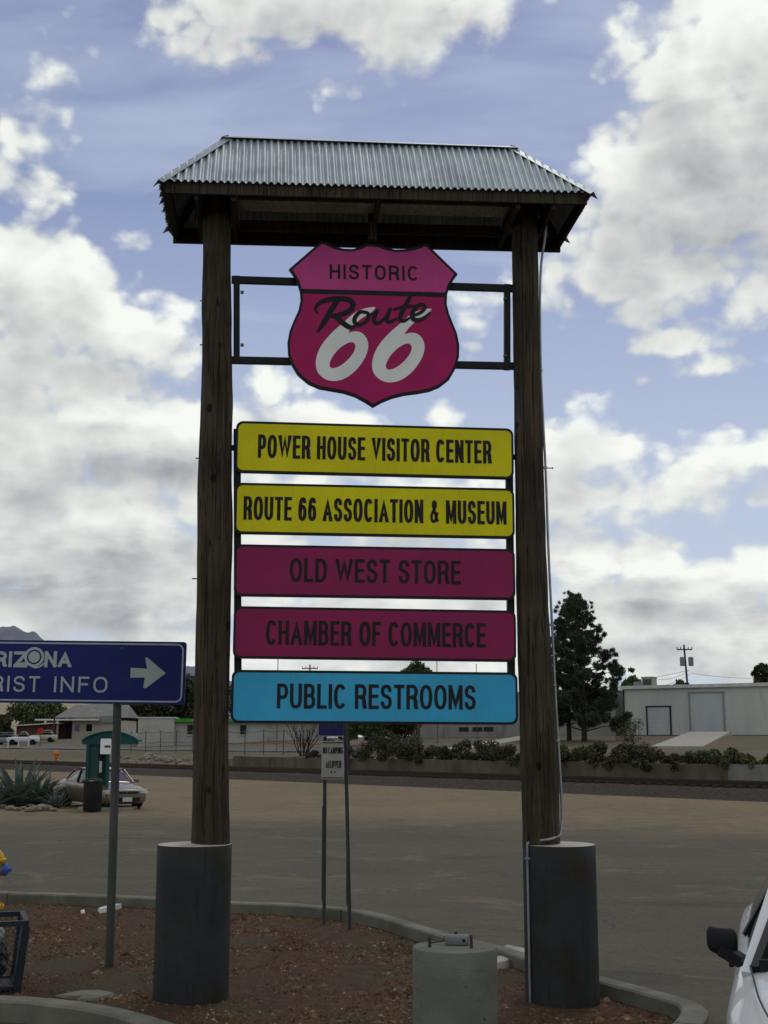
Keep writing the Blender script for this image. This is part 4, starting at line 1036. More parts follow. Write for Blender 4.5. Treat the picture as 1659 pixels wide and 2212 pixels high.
bm = BM(); lathe(bm, [(0.135, 0.68), (0.19, 0.70), (0.195, 0.735), (0.165, 0.745), (0.15, 0.80), (0.10, 0.86), (0.04, 0.88), (0.035, 0.93)], 28); obj('bonnet', bm, m_hy, hy, smooth=0.6)
for ax, sg in (('X', 1), ('X', -1), ('Y', -1)):
    bm = BM(); lathe(bm, [(0.075, 0.10 * sg), (0.075, 0.155 * sg)], 20, (0, 0, 0.59), ax); obj('outlet', bm, m_hy, hy, smooth=0.6)
    bm = BM(); lathe(bm, [(0.088, 0.155 * sg), (0.088, 0.205 * sg), (0.07, 0.22 * sg), (0.03, 0.226 * sg), (0.026, 0.275 * sg)], 20, (0, 0, 0.59), ax); obj('outlet_cap', bm, m_hb, hy, smooth=0.6)

# ------------------------------------------------------------------ litter basket and the bags in it
m_frame = mat("basket_frame", (0.022, 0.028, 0.040), (0.030, 0.037, 0.05), 6, 0.55, 0.3)
m_wire = mat("basket_wire", (0.11, 0.12, 0.12), None, 6, 0.5, 0.6)
tb = gz(50, 2147); tbx = tb.x; tby = tb.y
ba = thing('litter_basket', 'square wire mesh litter basket with dark steel frame', 'litter basket', (tbx - 0.375 * (math.cos(R(19)) + math.sin(R(19))), tby - 0.375 * (math.sin(R(19)) - math.cos(R(19))), hz(tbx, tby)), R(19))
zt = at_y(54, 1994, tby).z - hz(tbx, tby); HB, HT = 0.315, 0.375
cor = lambda h, z: [(-h, -h, z), (h, -h, z), (h, h, z), (-h, h, z)]
bm = BM(); a = cor(HT, zt)
for i in range(4): beam(bm, a[i], a[(i + 1) % 4], 0.05, 0.05)
obj('rim', bm, m_frame, ba)
b_, t_ = cor(HB, 0.0), cor(HT, zt - 0.026)
for i in range(4):
    bm = BM(); beam(bm, b_[i], t_[i], 0.07, 0.07, up=(0, 1, 0)); obj('corner_post', bm, m_frame, ba)
bm = BM(); a = cor(HB, 0.05)
for i in range(4): beam(bm, Vector(a[i]) * 0.98, Vector(a[(i + 1) % 4]) * 0.98, 0.03, 0.03)
box(bm, (0, 0, 0.04), (2 * HB, 2 * HB, 0.012)); obj('base', bm, m_frame, ba)
bm = BM()
for i in range(4):
    A0, B0, A1, B1 = [Vector(q) for q in (b_[i], b_[(i + 1) % 4], t_[i], t_[(i + 1) % 4])]
    for u in np.linspace(-0.9, 0.95, 26):
        for sg in (1, -1):
            P_ = []
            for v in np.linspace(0, 1, 9):
                uu = u + sg * v * 0.9 if sg > 0 else 1 - (u + v * 0.9)
                if 0 <= uu <= 1: P_.append((A0.lerp(B0, uu)).lerp(A1.lerp(B1, uu), v))
            if len(P_) > 1: tube(bm, [P_[0], P_[-1]], 0.0022, 4, False)
o = obj('wire_mesh', bm, m_wire, ba)
def bag(name, lab, c, r, m, seed, sx=1, sy=1, sz=1.0):
    bm = BM(); bmesh.ops.create_icosphere(bm, subdivisions=4, radius=1)
    for v in bm.verts:
        n_ = v.co.normalized(); k = 1 + 0.30 * mnoise.noise(n_ * 1.7 + Vector((seed, 0, 0))) + 0.14 * abs(mnoise.noise(n_ * 6 + Vector((0, seed, 0)))) + 0.05 * mnoise.noise(n_ * 14)
        v.co = Vector((n_.x * r * sx * k, n_.y * r * sy * k, n_.z * r * sz * k))
    mz = min(v.co.z for v in bm.verts)
    for v in bm.verts: v.co.z -= mz
    o = obj(name, bm, m, None, smooth=3.2); o.location = c; tag(o, lab, 'bag' if 'bag' in name else 'litter'); return o
m_bagk = mat("black_plastic", (0.010, 0.010, 0.012), None, 3, 0.3); m_bagw = mat("white_plastic", (0.55, 0.58, 0.58), (0.42, 0.45, 0.46), 5, 0.4)
bx_, by_, bz_ = ba.location
bag('trash_bag', 'black plastic trash bag filling the litter basket', (bx_ - 0.02, by_, bz_ + 0.06), 0.26, m_bagk, 3, 1, 1, 0.75)
bag('plastic_bag', 'crumpled white plastic bag above the black one in the litter basket', (bx_ + 0.12, by_ - 0.17, bz_ + 0.40), 0.12, m_bagw, 8, 1, .8, 1.0)
# litter on the bed
def scrap(name, lab, pts_px, m, h=0.02, cat='litter'):
    P_ = [gz(x, y, 0.02) for x, y in pts_px]; c = sum(P_, Vector()) / len(P_)
    bm = BM(); n = len(P_)
    lo = [bm.verts.new((q.x - c.x, q.y - c.y, -0.01)) for q in P_]
    hi = [bm.verts.new(((q.x - c.x) * .9, (q.y - c.y) * .9, h * random.uniform(.6, 1.4))) for q in P_]
    cc = bm.verts.new((0, 0, h * 1.2))
    for i in range(n):
        bm.faces.new((lo[i], lo[(i + 1) % n], hi[(i + 1) % n], hi[i])); bm.faces.new((hi[i], hi[(i + 1) % n], cc))
    o = obj(name, bm, m, None); o.location = (c.x, c.y, bedz(c.x, c.y) if name != 'cement_spill' else c.z - 0.02); return tag(o, lab, cat)
scrap('crumpled_paper', 'long strip of crumpled white paper lying along the kerb', [(210, 1964), (222, 1963), (236, 1960), (250, 1956), (268, 1946), (272, 1949), (262, 1960), (240, 1966), (215, 1970)], m_bagw, 0.05)
scrap('paper_scrap', 'tiny white paper scrap left of the paper strip', [(174, 1968), (182, 1967), (184, 1971), (176, 1972)], m_bagw, 0.03)
m_flat = mat("grey_slab", (0.19, 0.185, 0.15), (0.14, 0.135, 0.11), 4, 0.9, bump=0.3)
scrap('flat_slab', 'flat broken grey slab lying on the bed beside the litter basket', [(113, 2148), (170, 2140), (215, 2137), (250, 2144), (240, 2150), (205, 2158), (165, 2160), (175, 2152), (140, 2153)], m_flat, 0.03, 'slab')
m_pale = mat("pale_concrete_spill", (0.38, 0.36, 0.31), (0.30, 0.28, 0.245), 4, 0.9, bump=0.3)
scrap('pale_slab', 'pale concrete slab between the kerb and the bare pillar', [(1050, 2062), (1075, 2060), (1095, 2062), (1135, 2070), (1150, 2078), (1125, 2082), (1090, 2090), (1062, 2094)], m_pale, 0.10, 'slab')

# ------------------------------------------------------------------ cars
m_glass = mat("car_glass", (0.012, 0.016, 0.016), None, 3, 0.06, spec=0.7)
m_tyre = mat("tyre_rubber", (0.014, 0.014, 0.014), None, 8, 0.85); m_rim = mat("wheel_rim", (0.45, 0.46, 0.47), None, 8, 0.35, 0.7)
m_trim = mat("black_trim", (0.013, 0.013, 0.015), None, 8, 0.45); m_lens = mat("lamp_lens", (0.55, 0.55, 0.52), None, 8, 0.1, spec=0.8)
m_plate = mat("licence_plate", (0.55, 0.56, 0.6), None, 8, 0.5); m_well = mat("wheel_well", (0.006, 0.006, 0.006), None, 8, 0.9)
def loft(stations, material, name, parent, cuts=(), sub=2):
    """stations: (x, [(half width, z) ... from sill to crown]) mirrored over y = 0; cuts: (x, z, r) wheel arches"""
    bm = BM(); rings = []
    for x, P_ in stations:
        pts = [(-w_, z) for w_, z in P_] + [(w_, z) for w_, z in reversed(P_) if w_ > 1e-4]
        rings.append([bm.verts.new((x, y, z)) for y, z in pts])
    m_ = len(rings[0])
    for i in range(len(rings) - 1):
        for k in range(m_): bm.faces.new((rings[i][k], rings[i][(k + 1) % m_], rings[i + 1][(k + 1) % m_], rings[i + 1][k]))
    bm.faces.new(rings[0]); bm.faces.new(rings[-1])
    o = obj(name, bm, material, parent)
    if sub: md = o.modifiers.new('s', 'SUBSURF'); md.levels = sub; md.render_levels = sub
    cutters = []
    for (x, z, r) in cuts:
        for sg in (1, -1):
            b2 = BM(); lathe(b2, [(r, 0.52 * sg), (r, 1.4 * sg)], 32, (x, 0, z), 'Y'); c = obj('cutter', b2, m_well); cutters.append(c)
            c.parent = parent
            md = o.modifiers.new('b', 'BOOLEAN'); md.operation = 'DIFFERENCE'; md.solver = 'EXACT'; md.object = c
    bpy.context.view_layer.update(); dg = bpy.context.evaluated_depsgraph_get()
    me = bpy.data.meshes.new_from_object(o.evaluated_get(dg)); o.modifiers.clear(); old = o.data; o.data = me; bpy.data.meshes.remove(old)
    for c in cutters: bpy.data.objects.remove(c)
    for p_ in me.polygons: p_.use_smooth = True
    try: me.set_sharp_from_angle(angle=R(35))
    except Exception: pass
    return o
def wheel(parent, x, y, r, wd=0.22):
    sg = 1 if y > 0 else -1
    bm = BM(); lathe(bm, [(r * .62, -wd / 2), (r * .93, -wd / 2), (r, -wd / 2 + .03), (r, wd / 2 - .03), (r * .93, wd / 2), (r * .62, wd / 2)], 32, (x, y, r), 'Y'); o = obj('wheel', bm, m_tyre, parent, smooth=0.7)
    bm = BM(); lathe(bm, [(r * .63, sg * wd * .30), (r * .60, sg * wd * .50), (r * .52, sg * wd * .34), (0.06, sg * wd * .40), (0.05, sg * wd * .46)], 32, (x, y, r), 'Y'); obj('rim', bm, m_rim, o, smooth=0.5)
    for k in range(7):
        a = k * 2 * math.pi / 7; bm = BM(); beam(bm, (x + .05 * math.cos(a), y + sg * wd * .40, r + .05 * math.sin(a)), (x + r * .57 * math.cos(a), y + sg * wd * .40, r + r * .57 * math.sin(a)), 0.05, 0.03, up=(0, 1, 0)); obj('spoke', bm, m_rim, o)
    return o
def quad_panel(name, P_, m, parent, thick=0.012, n=1, lab=None):
    """slightly proud panel given by its outline points (3-D, in order)"""
    P_ = [Vector(q) for q in P_]; nr = Vector((0, 0, 0))
    for i in range(len(P_)): nr += P_[i].cross(P_[(i + 1) % len(P_)])
    nr.normalize(); bm = BM()
    a = [bm.verts.new(q + nr * thick / 2) for q in P_]; c = [bm.verts.new(q - nr * thick / 2) for q in P_]
    bm.faces.new(a); bm.faces.new(c[::-1])
    for i in range(len(P_)): bm.faces.new((a[i], a[(i + 1) % len(P_)], c[(i + 1) % len(P_)], c[i]))
    return obj(name, bm, m, parent, label=lab)
def body_paint(nm, c, rough=0.3, metal=0.0, coat=0.35): return mat(nm, c, tuple(k * .94 for k in c), 2, rough, metal, coat=coat)

# -- parked sedan beyond the kiosk
m_tan = body_paint("champagne_paint", (0.20, 0.165, 0.135), 0.32, 0.5)
fc = gnd(300, 1741, 0); CAR_A = R(-57)
Fd = Vector((math.cos(CAR_A), math.sin(CAR_A), 0)); Ld = Vector((-Fd.y, Fd.x, 0))
cc = fc - Fd * 1.5 + Ld * -0.75 * 0 - Ld * (-0.15)
sed = thing('parked_sedan', 'champagne coloured sedan parked on the dirt behind the teal kiosk', 'car', ((233 - CX) / F * 49.6, 49.6, -0.03), CAR_A)
sed.scale = (1.05, 1.05, 1.03)
def secs(x, w_, zs, zb, zt, tuck=0.93, crown=0.03, top=0.80):
    return (x, [(0.0, zs), (w_ * .80, zs), (w_ * .97, zs + .07), (w_, (zs + zb) / 2), (w_ * .985, zb - .06), (w_ * tuck, zb), (w_ * top, zt), (w_ * .4, zt + crown), (0.0, zt + crown * 1.2)])
loft([secs(2.40, .62, .30, .60, .62), secs(2.36, .74, .22, .64, .67), secs(2.15, .86, .18, .68, .73), secs(1.6, .905, .17, .74, .82), secs(1.0, .915, .17, .82, .92), secs(0.4, .92, .17, .86, .94), secs(-.6, .92, .17, .88, .95), secs(-1.4, .915, .17, .91, .97), secs(-1.9, .89, .19, .92, 1.0), secs(-2.3, .82, .24, .90, .98), secs(-2.42, .70, .34, .86, .93)],
     m_tan, 'body', sed, cuts=((1.42, .33, .37), (-1.38, .33, .37)))
def cab(st, m, nm, par): return loft(st, m, nm, par, (), 2)
gh = lambda x, wb, wt, z0, z1: (x, [(0.0, z0 - .05), (wb, z0 - .05), (wb, z0), ((wb + wt) / 2, (z0 + z1) / 2 + .02), (wt, z1 - .03), (wt * .85, z1), (0.0, z1 + .02)])
cab([gh(1.12, .78, .72, .86, .90), gh(.95, .80, .72, .88, .98), gh(.35, .82, .66, .90, 1.36), gh(-.1, .83, .64, .9, 1.42), gh(-.8, .82, .63, .92, 1.41), gh(-1.45, .78, .64, .95, 1.12), gh(-1.72, .74, .66, .94, 1.0)], m_glass, 'windows', sed)
cab([gh(.42, .60, .645, 1.33, 1.39), gh(.2, .62, .66, 1.355, 1.425), gh(-.4, .64, .66, 1.37, 1.44), gh(-.85, .62, .655, 1.345, 1.42), gh(-1.1, .58, .65, 1.27, 1.33)], m_tan, 'roof', sed)
for sg in (1, -1):
    for P_ in (((1.02, .81, .90), (.38, .675, 1.36)), ((-.22, .85, .92), (-.30, .665, 1.40)), ((-1.62, .76, .98), (-1.0, .665, 1.36))):
        bm = BM(); beam(bm, *[(p_[0], p_[1] * sg, p_[2]) for p_ in P_], 0.05, 0.04); obj('pillar', bm, m_trim if P_[0][0] < 0.5 and P_[0][0] > -1 else m_tan, sed)
    wheel(sed, 1.42, .80 * sg, .33); wheel(sed, -1.38, .80 * sg, .33)
    quad_panel('headlight', [(2.30, .82 * sg, .70), (2.41, .60 * sg, .69), (2.43, .52 * sg, .57), (2.37, .72 * sg, .55), (2.22, .86 * sg, .60)], m_lens, sed, .07)
    bm = BM(); box(bm, (.85, .98 * sg, .97), (.12, .2, .13), bevel=0.03); obj('mirror', bm, m_tan, sed)
    for y0, y1 in ((.04, .42),): quad_panel('grille', [(2.45, y0 * sg, .64), (2.44, y1 * sg, .63), (2.45, y1 * sg, .56), (2.47, y0 * sg, .555)], m_trim, sed, .05)
quad_panel('bumper_intake', [(2.44, -.5, .43), (2.44, .5, .43), (2.44, .46, .30), (2.44, -.46, .30)], m_trim, sed, .06)
quad_panel('licence_plate', [(2.50, -.17, .44), (2.50, .17, .44), (2.50, .17, .29), (2.50, -.17, .29)], m_plate, sed, .02)

# -- white car at the right edge
m_wht = body_paint("white_paint", (0.58, 0.60, 0.62), 0.25, 0.0, 0.8)
SA = R(-106)
Fd = Vector((math.cos(SA), math.sin(SA), 0)); Ld = Vector((-Fd.y, Fd.x, 0))       # Ld: the car's left = right in the picture
ap = at_y(1622, 2078, 8.35)                                                      # foot of the visible windscreen pillar
rt = ap - Fd * 0.92 + Ld * 0.79
suv = thing('white_car', 'white car with black door mirror parked facing the viewer at the frame edge', 'car', (rt.x, rt.y, hz(rt.x, rt.y) - 0.02), SA)
zc = ap.z - suv.location.z                                                       # height of the pillar foot
k_ = zc / 1.02
S2 = lambda x, w_, zs, zb, zt, **k: secs(x, w_, zs, zb * k_, zt * k_, **k)
loft([S2(2.05, .62, .36, .72, .75), S2(2.0, .76, .28, .78, .82), S2(1.75, .93, .24, .84, .90, tuck=.90, top=.76), S2(1.3, .985, .22, .88, .985, tuck=.90, top=.80), S2(.95, .94, .22, .93, 1.01, tuck=.95, top=.86), S2(.5, .92, .22, .97, 1.03, tuck=.95, top=.86), S2(-.6, .92, .22, .99, 1.05, tuck=.95), S2(-1.5, .91, .22, 1.02, 1.08, tuck=.95), S2(-2.1, .88, .26, 1.03, 1.08), S2(-2.3, .80, .36, 1.0, 1.05)],
     m_wht, 'body', suv, cuts=((1.22, .34, .40), (-1.35, .34, .40)))
lz = lambda z: z if z < 1.1 else 1.1 + (z - 1.1) * .68
g2 = lambda x, wb, wt, z0, z1: gh(x, wb, wt - .11 * max(0, min(1, (z1 - 1.1) * 3)), lz(z0) * k_, lz(z1) * k_)
cab([g2(1.10, .76, .72, .98, 1.0), g2(.92, .80, .74, 1.0, 1.08), g2(.30, .83, .66, 1.0, 1.50), g2(-.1, .83, .65, 1.0, 1.58), g2(-1.3, .83, .65, 1.02, 1.60), g2(-2.0, .80, .64, 1.02, 1.50), g2(-2.22, .78, .66, 1.02, 1.1)], m_glass, 'windows', suv)
cab([g2(.36, .60, .66, 1.48, 1.53), g2(.1, .63, .67, 1.53, 1.60), g2(-.7, .65, .675, 1.55, 1.64), g2(-1.5, .64, .67, 1.54, 1.63), g2(-2.05, .6, .66, 1.46, 1.53)], m_wht, 'roof', suv)
for sg in (1, -1):
    def pil(a, c, w0, nm='pillar', m=m_wht):
        bm = BM(); beam(bm, (a[0], a[1] * sg, a[2] * k_), (c[0], c[1] * sg, lz(c[2]) * k_), w0, 0.055); return obj(nm, bm, m, suv)
    pil((1.05, .815, .97), (.33, .60, 1.52), 0.065); pil((-.35, .83, 1.0), (-.42, .53, 1.57), 0.05, 'door_pillar', m_trim);
    pil((1.06, .765, 1.0), (.36, .535, 1.515), 0.05, 'windscreen_seal', m_trim)
    bm = BM(); mx, my, mz = 0.72, .965, zc + 0.11
    bmesh.ops.create_uvsphere(bm, u_segments=20, v_segments=14, radius=1)
    for v in bm.verts:
        q = v.co.copy(); e = lambda t, p_: math.copysign(abs(t) ** p_, t)
        v.co = Vector((mx + 0.065 * e(q.x, .7), (my + 0.098 * e(q.y, .55)) * sg, mz + 0.088 * e(q.z, .6) - 0.012 * (1 - q.y)))
    mr_ = obj('mirror', bm, m_trim, suv, smooth=3.2)
    bm = BM(); beam(bm, (.80, .84 * sg, zc - 0.02), (.75, .97 * sg, zc + 0.045), 0.10, 0.07); obj('mirror_arm', bm, m_trim, mr_)
    bm = BM(); box(bm, (-.22, .935 * sg, .86 * k_), (.17, .035, .035), bevel=0.01); obj('door_handle', bm, m_trim, suv)
    wheel(suv, 1.22, .80 * sg, .34); wheel(suv, -1.35, .80 * sg, .34)
    quad_panel('headlight', [(1.86, .83 * sg, .80 * k_), (2.02, .62 * sg, .79 * k_), (2.06, .56 * sg, .66 * k_), (1.92, .80 * sg, .66 * k_)], m_lens, suv, .08)
    bm = BM(); tube(bm, smooth_loop([(.98, .795 * sg, 1.015 * k_), (1.35, .775 * sg, 1.00 * k_), (1.7, .74 * sg, .945 * k_), (1.95, .66 * sg, .86 * k_)], 5, False), 0.006, 6); obj('bonnet_seam', bm, m_trim, suv)
bm = BM(); beam(bm, (1.06, -.74, 1.012 * k_), (1.06, .74, 1.012 * k_), 0.05, 0.10); obj('cowl', bm, m_trim, suv)
quad_panel('grille', [(2.10, -.5, .70 * k_), (2.10, .5, .70 * k_), (2.12, .45, .50 * k_), (2.12, -.45, .50 * k_)], m_trim, suv, .06)

# ------------------------------------------------------------------ teal kiosk and bin
m_teal = mat("teal_paint", (0.014, 0.074, 0.076), (0.012, 0.058, 0.061), 2, 0.5); m_teal2 = mat("teal_screen", (0.022, 0.075, 0.070), (0.018, 0.055, 0.055), 2, 0.5)
m_pad = mat("pad_concrete", (0.33, 0.31, 0.26), None, 3, 0.9); m_bin = mat("black_bin", (0.012, 0.016, 0.015), (0.018, 0.022, 0.02), 3, 0.6)
kb = gnd(218, 1747, -0.01); kY = kb.y
def kp(x, y, dy=0.0): q = at_y(x, y, kY + dy); return Vector((q.x - kb.x, dy, q.z - kb.z))
ki = thing('teal_shelter', 'teal shelter with curved roof and a small white notice by the parked sedan', 'shelter', kb)
z4 = lambda x, y: (x * 0.26749, y * 0.26749 + 1502)     # zoomed survey of this corner
bm = BM(); N = 18; W2 = 0.98; DP = 0.75
xl, xr = kp(*z4(680, 355)).x, kp(*z4(1135, 350)).x; zc_l = kp(*z4(700, 362)).z; zpk = kp(*z4(880, 286)).z
r0 = []; r1 = []
for i in range(N + 1):
    t = i / N; x = xl + (xr - xl) * t; z = zc_l + (zpk - zc_l) * math.sin(math.pi * t) ** 0.75
    r0.append([bm.verts.new((x, -DP * .55, z)), bm.verts.new((x, DP * .55, z)), bm.verts.new((x, DP * .55, z - 0.05)), bm.verts.new((x, -DP * .55, z - 0.05))])
for i in range(N):
    for k in range(4): bm.faces.new((r0[i][k], r0[i][(k + 1) % 4], r0[i + 1][(k + 1) % 4], r0[i + 1][k]))
bm.faces.new(r0[0]); bm.faces.new(r0[-1])
obj('curved_roof', bm, m_teal, ki, smooth=0.6)
bm = BM()
pts = [(xl + (xr - xl) * i / N, zc_l - 0.05 + (zpk - zc_l) * math.sin(math.pi * i / N) ** 0.75) for i in range(N + 1)]
obj_me = fill2d([[(xl + 0.02, zc_l - 0.16)] + pts + [(xr - 0.02, zc_l - 0.16)]], 0.03, -DP * .55 + 0.06); mesh_obj('gable_infill', obj_me, m_teal, ki)
for (xa, dy) in ((705, -0.32), (868, -0.3), (720, 0.34)):
    x = kp(*z4(xa, 600), dy).x; bm = BM(); box(bm, (x, dy, zc_l / 2 - 0.06), (0.11, 0.11, zc_l - 0.10)); obj('support_post', bm, m_teal, ki)
x0, x1 = kp(*z4(820, 400)).x, kp(*z4(865, 400)).x
bm = BM(); box(bm, ((x0 + x1) / 2, 0.20, zc_l / 2), (x1 - x0 + .1, 0.05, zc_l - .1)); obj('back_screen', bm, m_teal2, ki)
bm = BM(); box(bm, (x0 - .01, 0.02, zc_l / 2), (.05, .62, zc_l - .1)); obj('inner_fin', bm, m_bin, ki)
x0, x1 = kp(*z4(716, 400)).x, kp(*z4(820, 400)).x
bm = BM(); box(bm, ((x0 + x1) / 2, -0.25, (zc_l + 0.95) / 2 - 0.1), (x1 - x0, 0.05, zc_l - 0.95)); obj('side_screen', bm, m_teal2, ki)
a, c = kp(*z4(833, 350)), kp(*z4(914, 474))
me = fill2d([rrect(a.x, c.x, c.z, a.z, 0.04)], 0.02, -0.42); nt_ = mesh_obj('notice', me, m_white, ki)
mx = (a.x + c.x) / 2 + 0.06; mz = (a.z + c.z) / 2
mesh_obj('notice_mark', fill2d([rrect(mx - .10, mx + .11, mz - .05, mz + .04, 0.01)], 0.004, -0.424), mat("notice_purple", (0.10, 0.05, 0.16)), nt_)
a, c = kp(*z4(822, 530)), kp(*z4(840, 622))
mesh_obj('strip_label', fill2d([rrect(a.x, c.x, c.z, a.z, 0.01)], 0.01, -0.40), m_refl, ki)
bm = BM(); box(bm, (0.25, 0.1, 0.03), (1.9, 1.5, 0.10)); obj('pad', bm, m_pad, ki)
a, c = kp(*z4(860, 790)), kp(*z4(905, 820)); bm = BM(); box(bm, ((a.x + c.x) / 2, -0.2, a.z), (0.3, 0.4, 0.2), bevel=0.03); obj('bench_box', bm, m_teal, ki)
bn_ = gnd(199, 1752, 0); 
tbn = thing('trash_bin', 'black cylindrical trash bin standing in front of the teal shelter', 'bin', bn_)
bm = BM(); lathe(bm, [(0.30, 0.0), (0.325, 0.03), (0.335, 0.98), (0.345, 0.99)], 24); obj('bin_body', bm, m_bin, tbn, smooth=0.7)
bm = BM(); lathe(bm, [(0.35, 0.99), (0.35, 1.05), (0.28, 1.13), (0.06, 1.15)], 24); obj('lid', bm, m_bin, tbn, smooth=0.5)
bm = BM(); box(bm, (0.02, -0.35, 1.055), (0.16, 0.03, 0.02)); obj('label_plate', bm, m_refl, tbn)

# ------------------------------------------------------------------ agaves with their stones
m_agv = mat("agave_blue", (0.095, 0.130, 0.115), (0.145, 0.180, 0.155), 2.5, 0.6, tone=((0.07, 0.095, 0.08), 3, .5, .7)); m_stone = mat("field_stone", (0.24, 0.20, 0.165), (0.15, 0.125, 0.105), 4, 0.9, bump=0.5)
def agave(px_, py_, hgt, n, seed, lab):
    c = gnd(px_, py_, -0.02); rn = random.Random(seed); t = thing('agave_plant', lab, 'agave', c, 0, 'agaves in the stone ringed bed')
    vs = []; fs = []
    for k in range(n):
        az_ = k * 2.399963 + rn.uniform(-.2, .2); tl_ = R(12 + 62 * (k / n) ** 0.9 + rn.uniform(-6, 6)); L = hgt * rn.uniform(.85, 1.08) * (0.95 + .1 * math.sin(tl_)); wd = hgt * .062 * rn.uniform(.85, 1.15)
        out = Vector((math.cos(az_), math.sin(az_), 0)); sd = Vector((-out.y, out.x, 0)); b0 = len(vs); M_ = 8
        p_ = out * 0.05; ang = tl_
        for i in range(M_ + 1):
            u = i / M_; w_ = wd * (0.75 + 1.1 * u - 1.85 * u * u) if u < .999 else 0.004
            d_ = out * math.sin(ang) + Vector((0, 0, math.cos(ang))); nn_ = out * math.cos(ang) * -1 + Vector((0, 0, math.sin(ang)))
            for q in (-1, 0, 1): vs.append(tuple(p_ + sd * w_ * q + nn_ * (abs(q) * w_ * .45)))
            for q in (0,): vs.append(tuple(p_ - nn_ * w_ * .35))
            p_ = p_ + d_ * (L / M_); ang += R(1.5 + 2.5 * rn.random()) * (1 if k > n * .3 else .3)
        for i in range(M_):
            a = b0 + i * 4; e = a + 4
            for q0, q1 in ((0, 1), (1, 2), (2, 3), (3, 0)): fs.append((a + q0, a + q1, e + q1, e + q0))
    pyd('leaves', vs, fs, m_agv, t); return t
agave(40, 1742, 1.95, 46, 1, 'largest spiky blue green agave in the stone ringed bed')
agave(84, 1740, 1.45, 38, 2, 'spiky agave between the largest one and the small end one')
agave(122, 1745, 0.85, 30, 3, 'small agave at the kiosk end of the stone bed')
agave(-10, 1744, 1.5, 36, 4, 'agave at the frame edge left of the largest one')
def stone(px_, py_, r, seed, lab, z=0.0, grp='stones around the agaves'):
    c = gnd(px_, py_, z); bm = BM(); bmesh.ops.create_icosphere(bm, subdivisions=3, radius=1)
    for v in bm.verts:
        n_ = v.co.normalized(); k = 1 + .35 * mnoise.noise(n_ * 1.3 + Vector((seed * 3.1, 0, 0))) + .1 * mnoise.noise(n_ * 4 + Vector((0, seed, 0)))
        v.co = Vector((n_.x * r * 1.35 * k, n_.y * r * k, n_.z * r * .75 * k + r * .3))
    o = obj('stone', bm, m_stone, None, smooth=3.2); o.location = c; return tag(o, lab, 'stone', grp)
for i, (x, y, r) in enumerate(((8, 1744, .16), (22, 1749, .20), (38, 1750, .14), (62, 1752, .17), (76, 1751, .24), (90, 1750, .28), (102, 1749, .20), (50, 1747, .12), (115, 1751, .13))): stone(x, y, r * .72, i, 'brown field stone edging the agave bed')
# ------------------------------------------------------------------ far side: vegetation helpers
def leaf_mat(nm, cols, rough=0.7):
    m = bpy.data.materials.new(nm); m.use_nodes = True; q = NB(m.node_tree)
    P = next(n for n in m.node_tree.nodes if n.type == 'BSDF_PRINCIPLED'); P.inputs['Roughness'].default_value = rough; P.inputs['Specular IOR Level'].default_value = 0.25
    r = q.n('ShaderNodeNewGeometry').outputs['Random Per Island']; cr = q.n('ShaderNodeValToRGB'); q.set(cr.inputs[0], r); E_ = cr.color_ramp.elements
    E_[0].color = (*cols[0], 1); E_[1].color = (*cols[-1], 1)
    for i, c in enumerate(cols[1:-1]): e = E_.new((i + 1) / (len(cols) - 1)); e.color = (*c, 1)
    co = q.n('ShaderNodeTexCoord').outputs['Object']
    m.node_tree.links.new(q.mix(q.mr(q.noise(co, 0.55, 3), .38, .64), cr.outputs[0], tuple(k * 1.5 for k in cols[-1])) if False else cr.outputs[0], P.inputs['Base Color'])
    P.inputs['Transmission Weight'].default_value = 0.0
    return m
m_pine = leaf_mat("pine_needles", [(0.018, 0.026, 0.014), (0.036, 0.050, 0.025), (0.062, 0.078, 0.040)])
m_green = leaf_mat("broad_leaves", [(0.030, 0.050, 0.015), (0.055, 0.085, 0.024), (0.085, 0.12, 0.036)])
m_bush = leaf_mat("bush_leaves", [(0.022, 0.026, 0.011), (0.044, 0.047, 0.020), (0.078, 0.072, 0.036)])
m_bush2 = leaf_mat("light_bush_leaves", [(0.036, 0.046, 0.016), (0.066, 0.076, 0.027), (0.105, 0.100, 0.045)])
m_olive = leaf_mat("olive_leaves", [(0.020, 0.024, 0.011), (0.034, 0.038, 0.018), (0.050, 0.056, 0.026)])
m_bark = mat("bark", (0.055, 0.042, 0.032), (0.032, 0.025, 0.02), 5, 0.95, bump=0.6, stretch=(1, 1, .3))
m_barkl = mat("pale_bark", (0.11, 0.085, 0.062), (0.07, 0.055, 0.04), 5, 0.95, bump=0.4, stretch=(1, 1, .3))
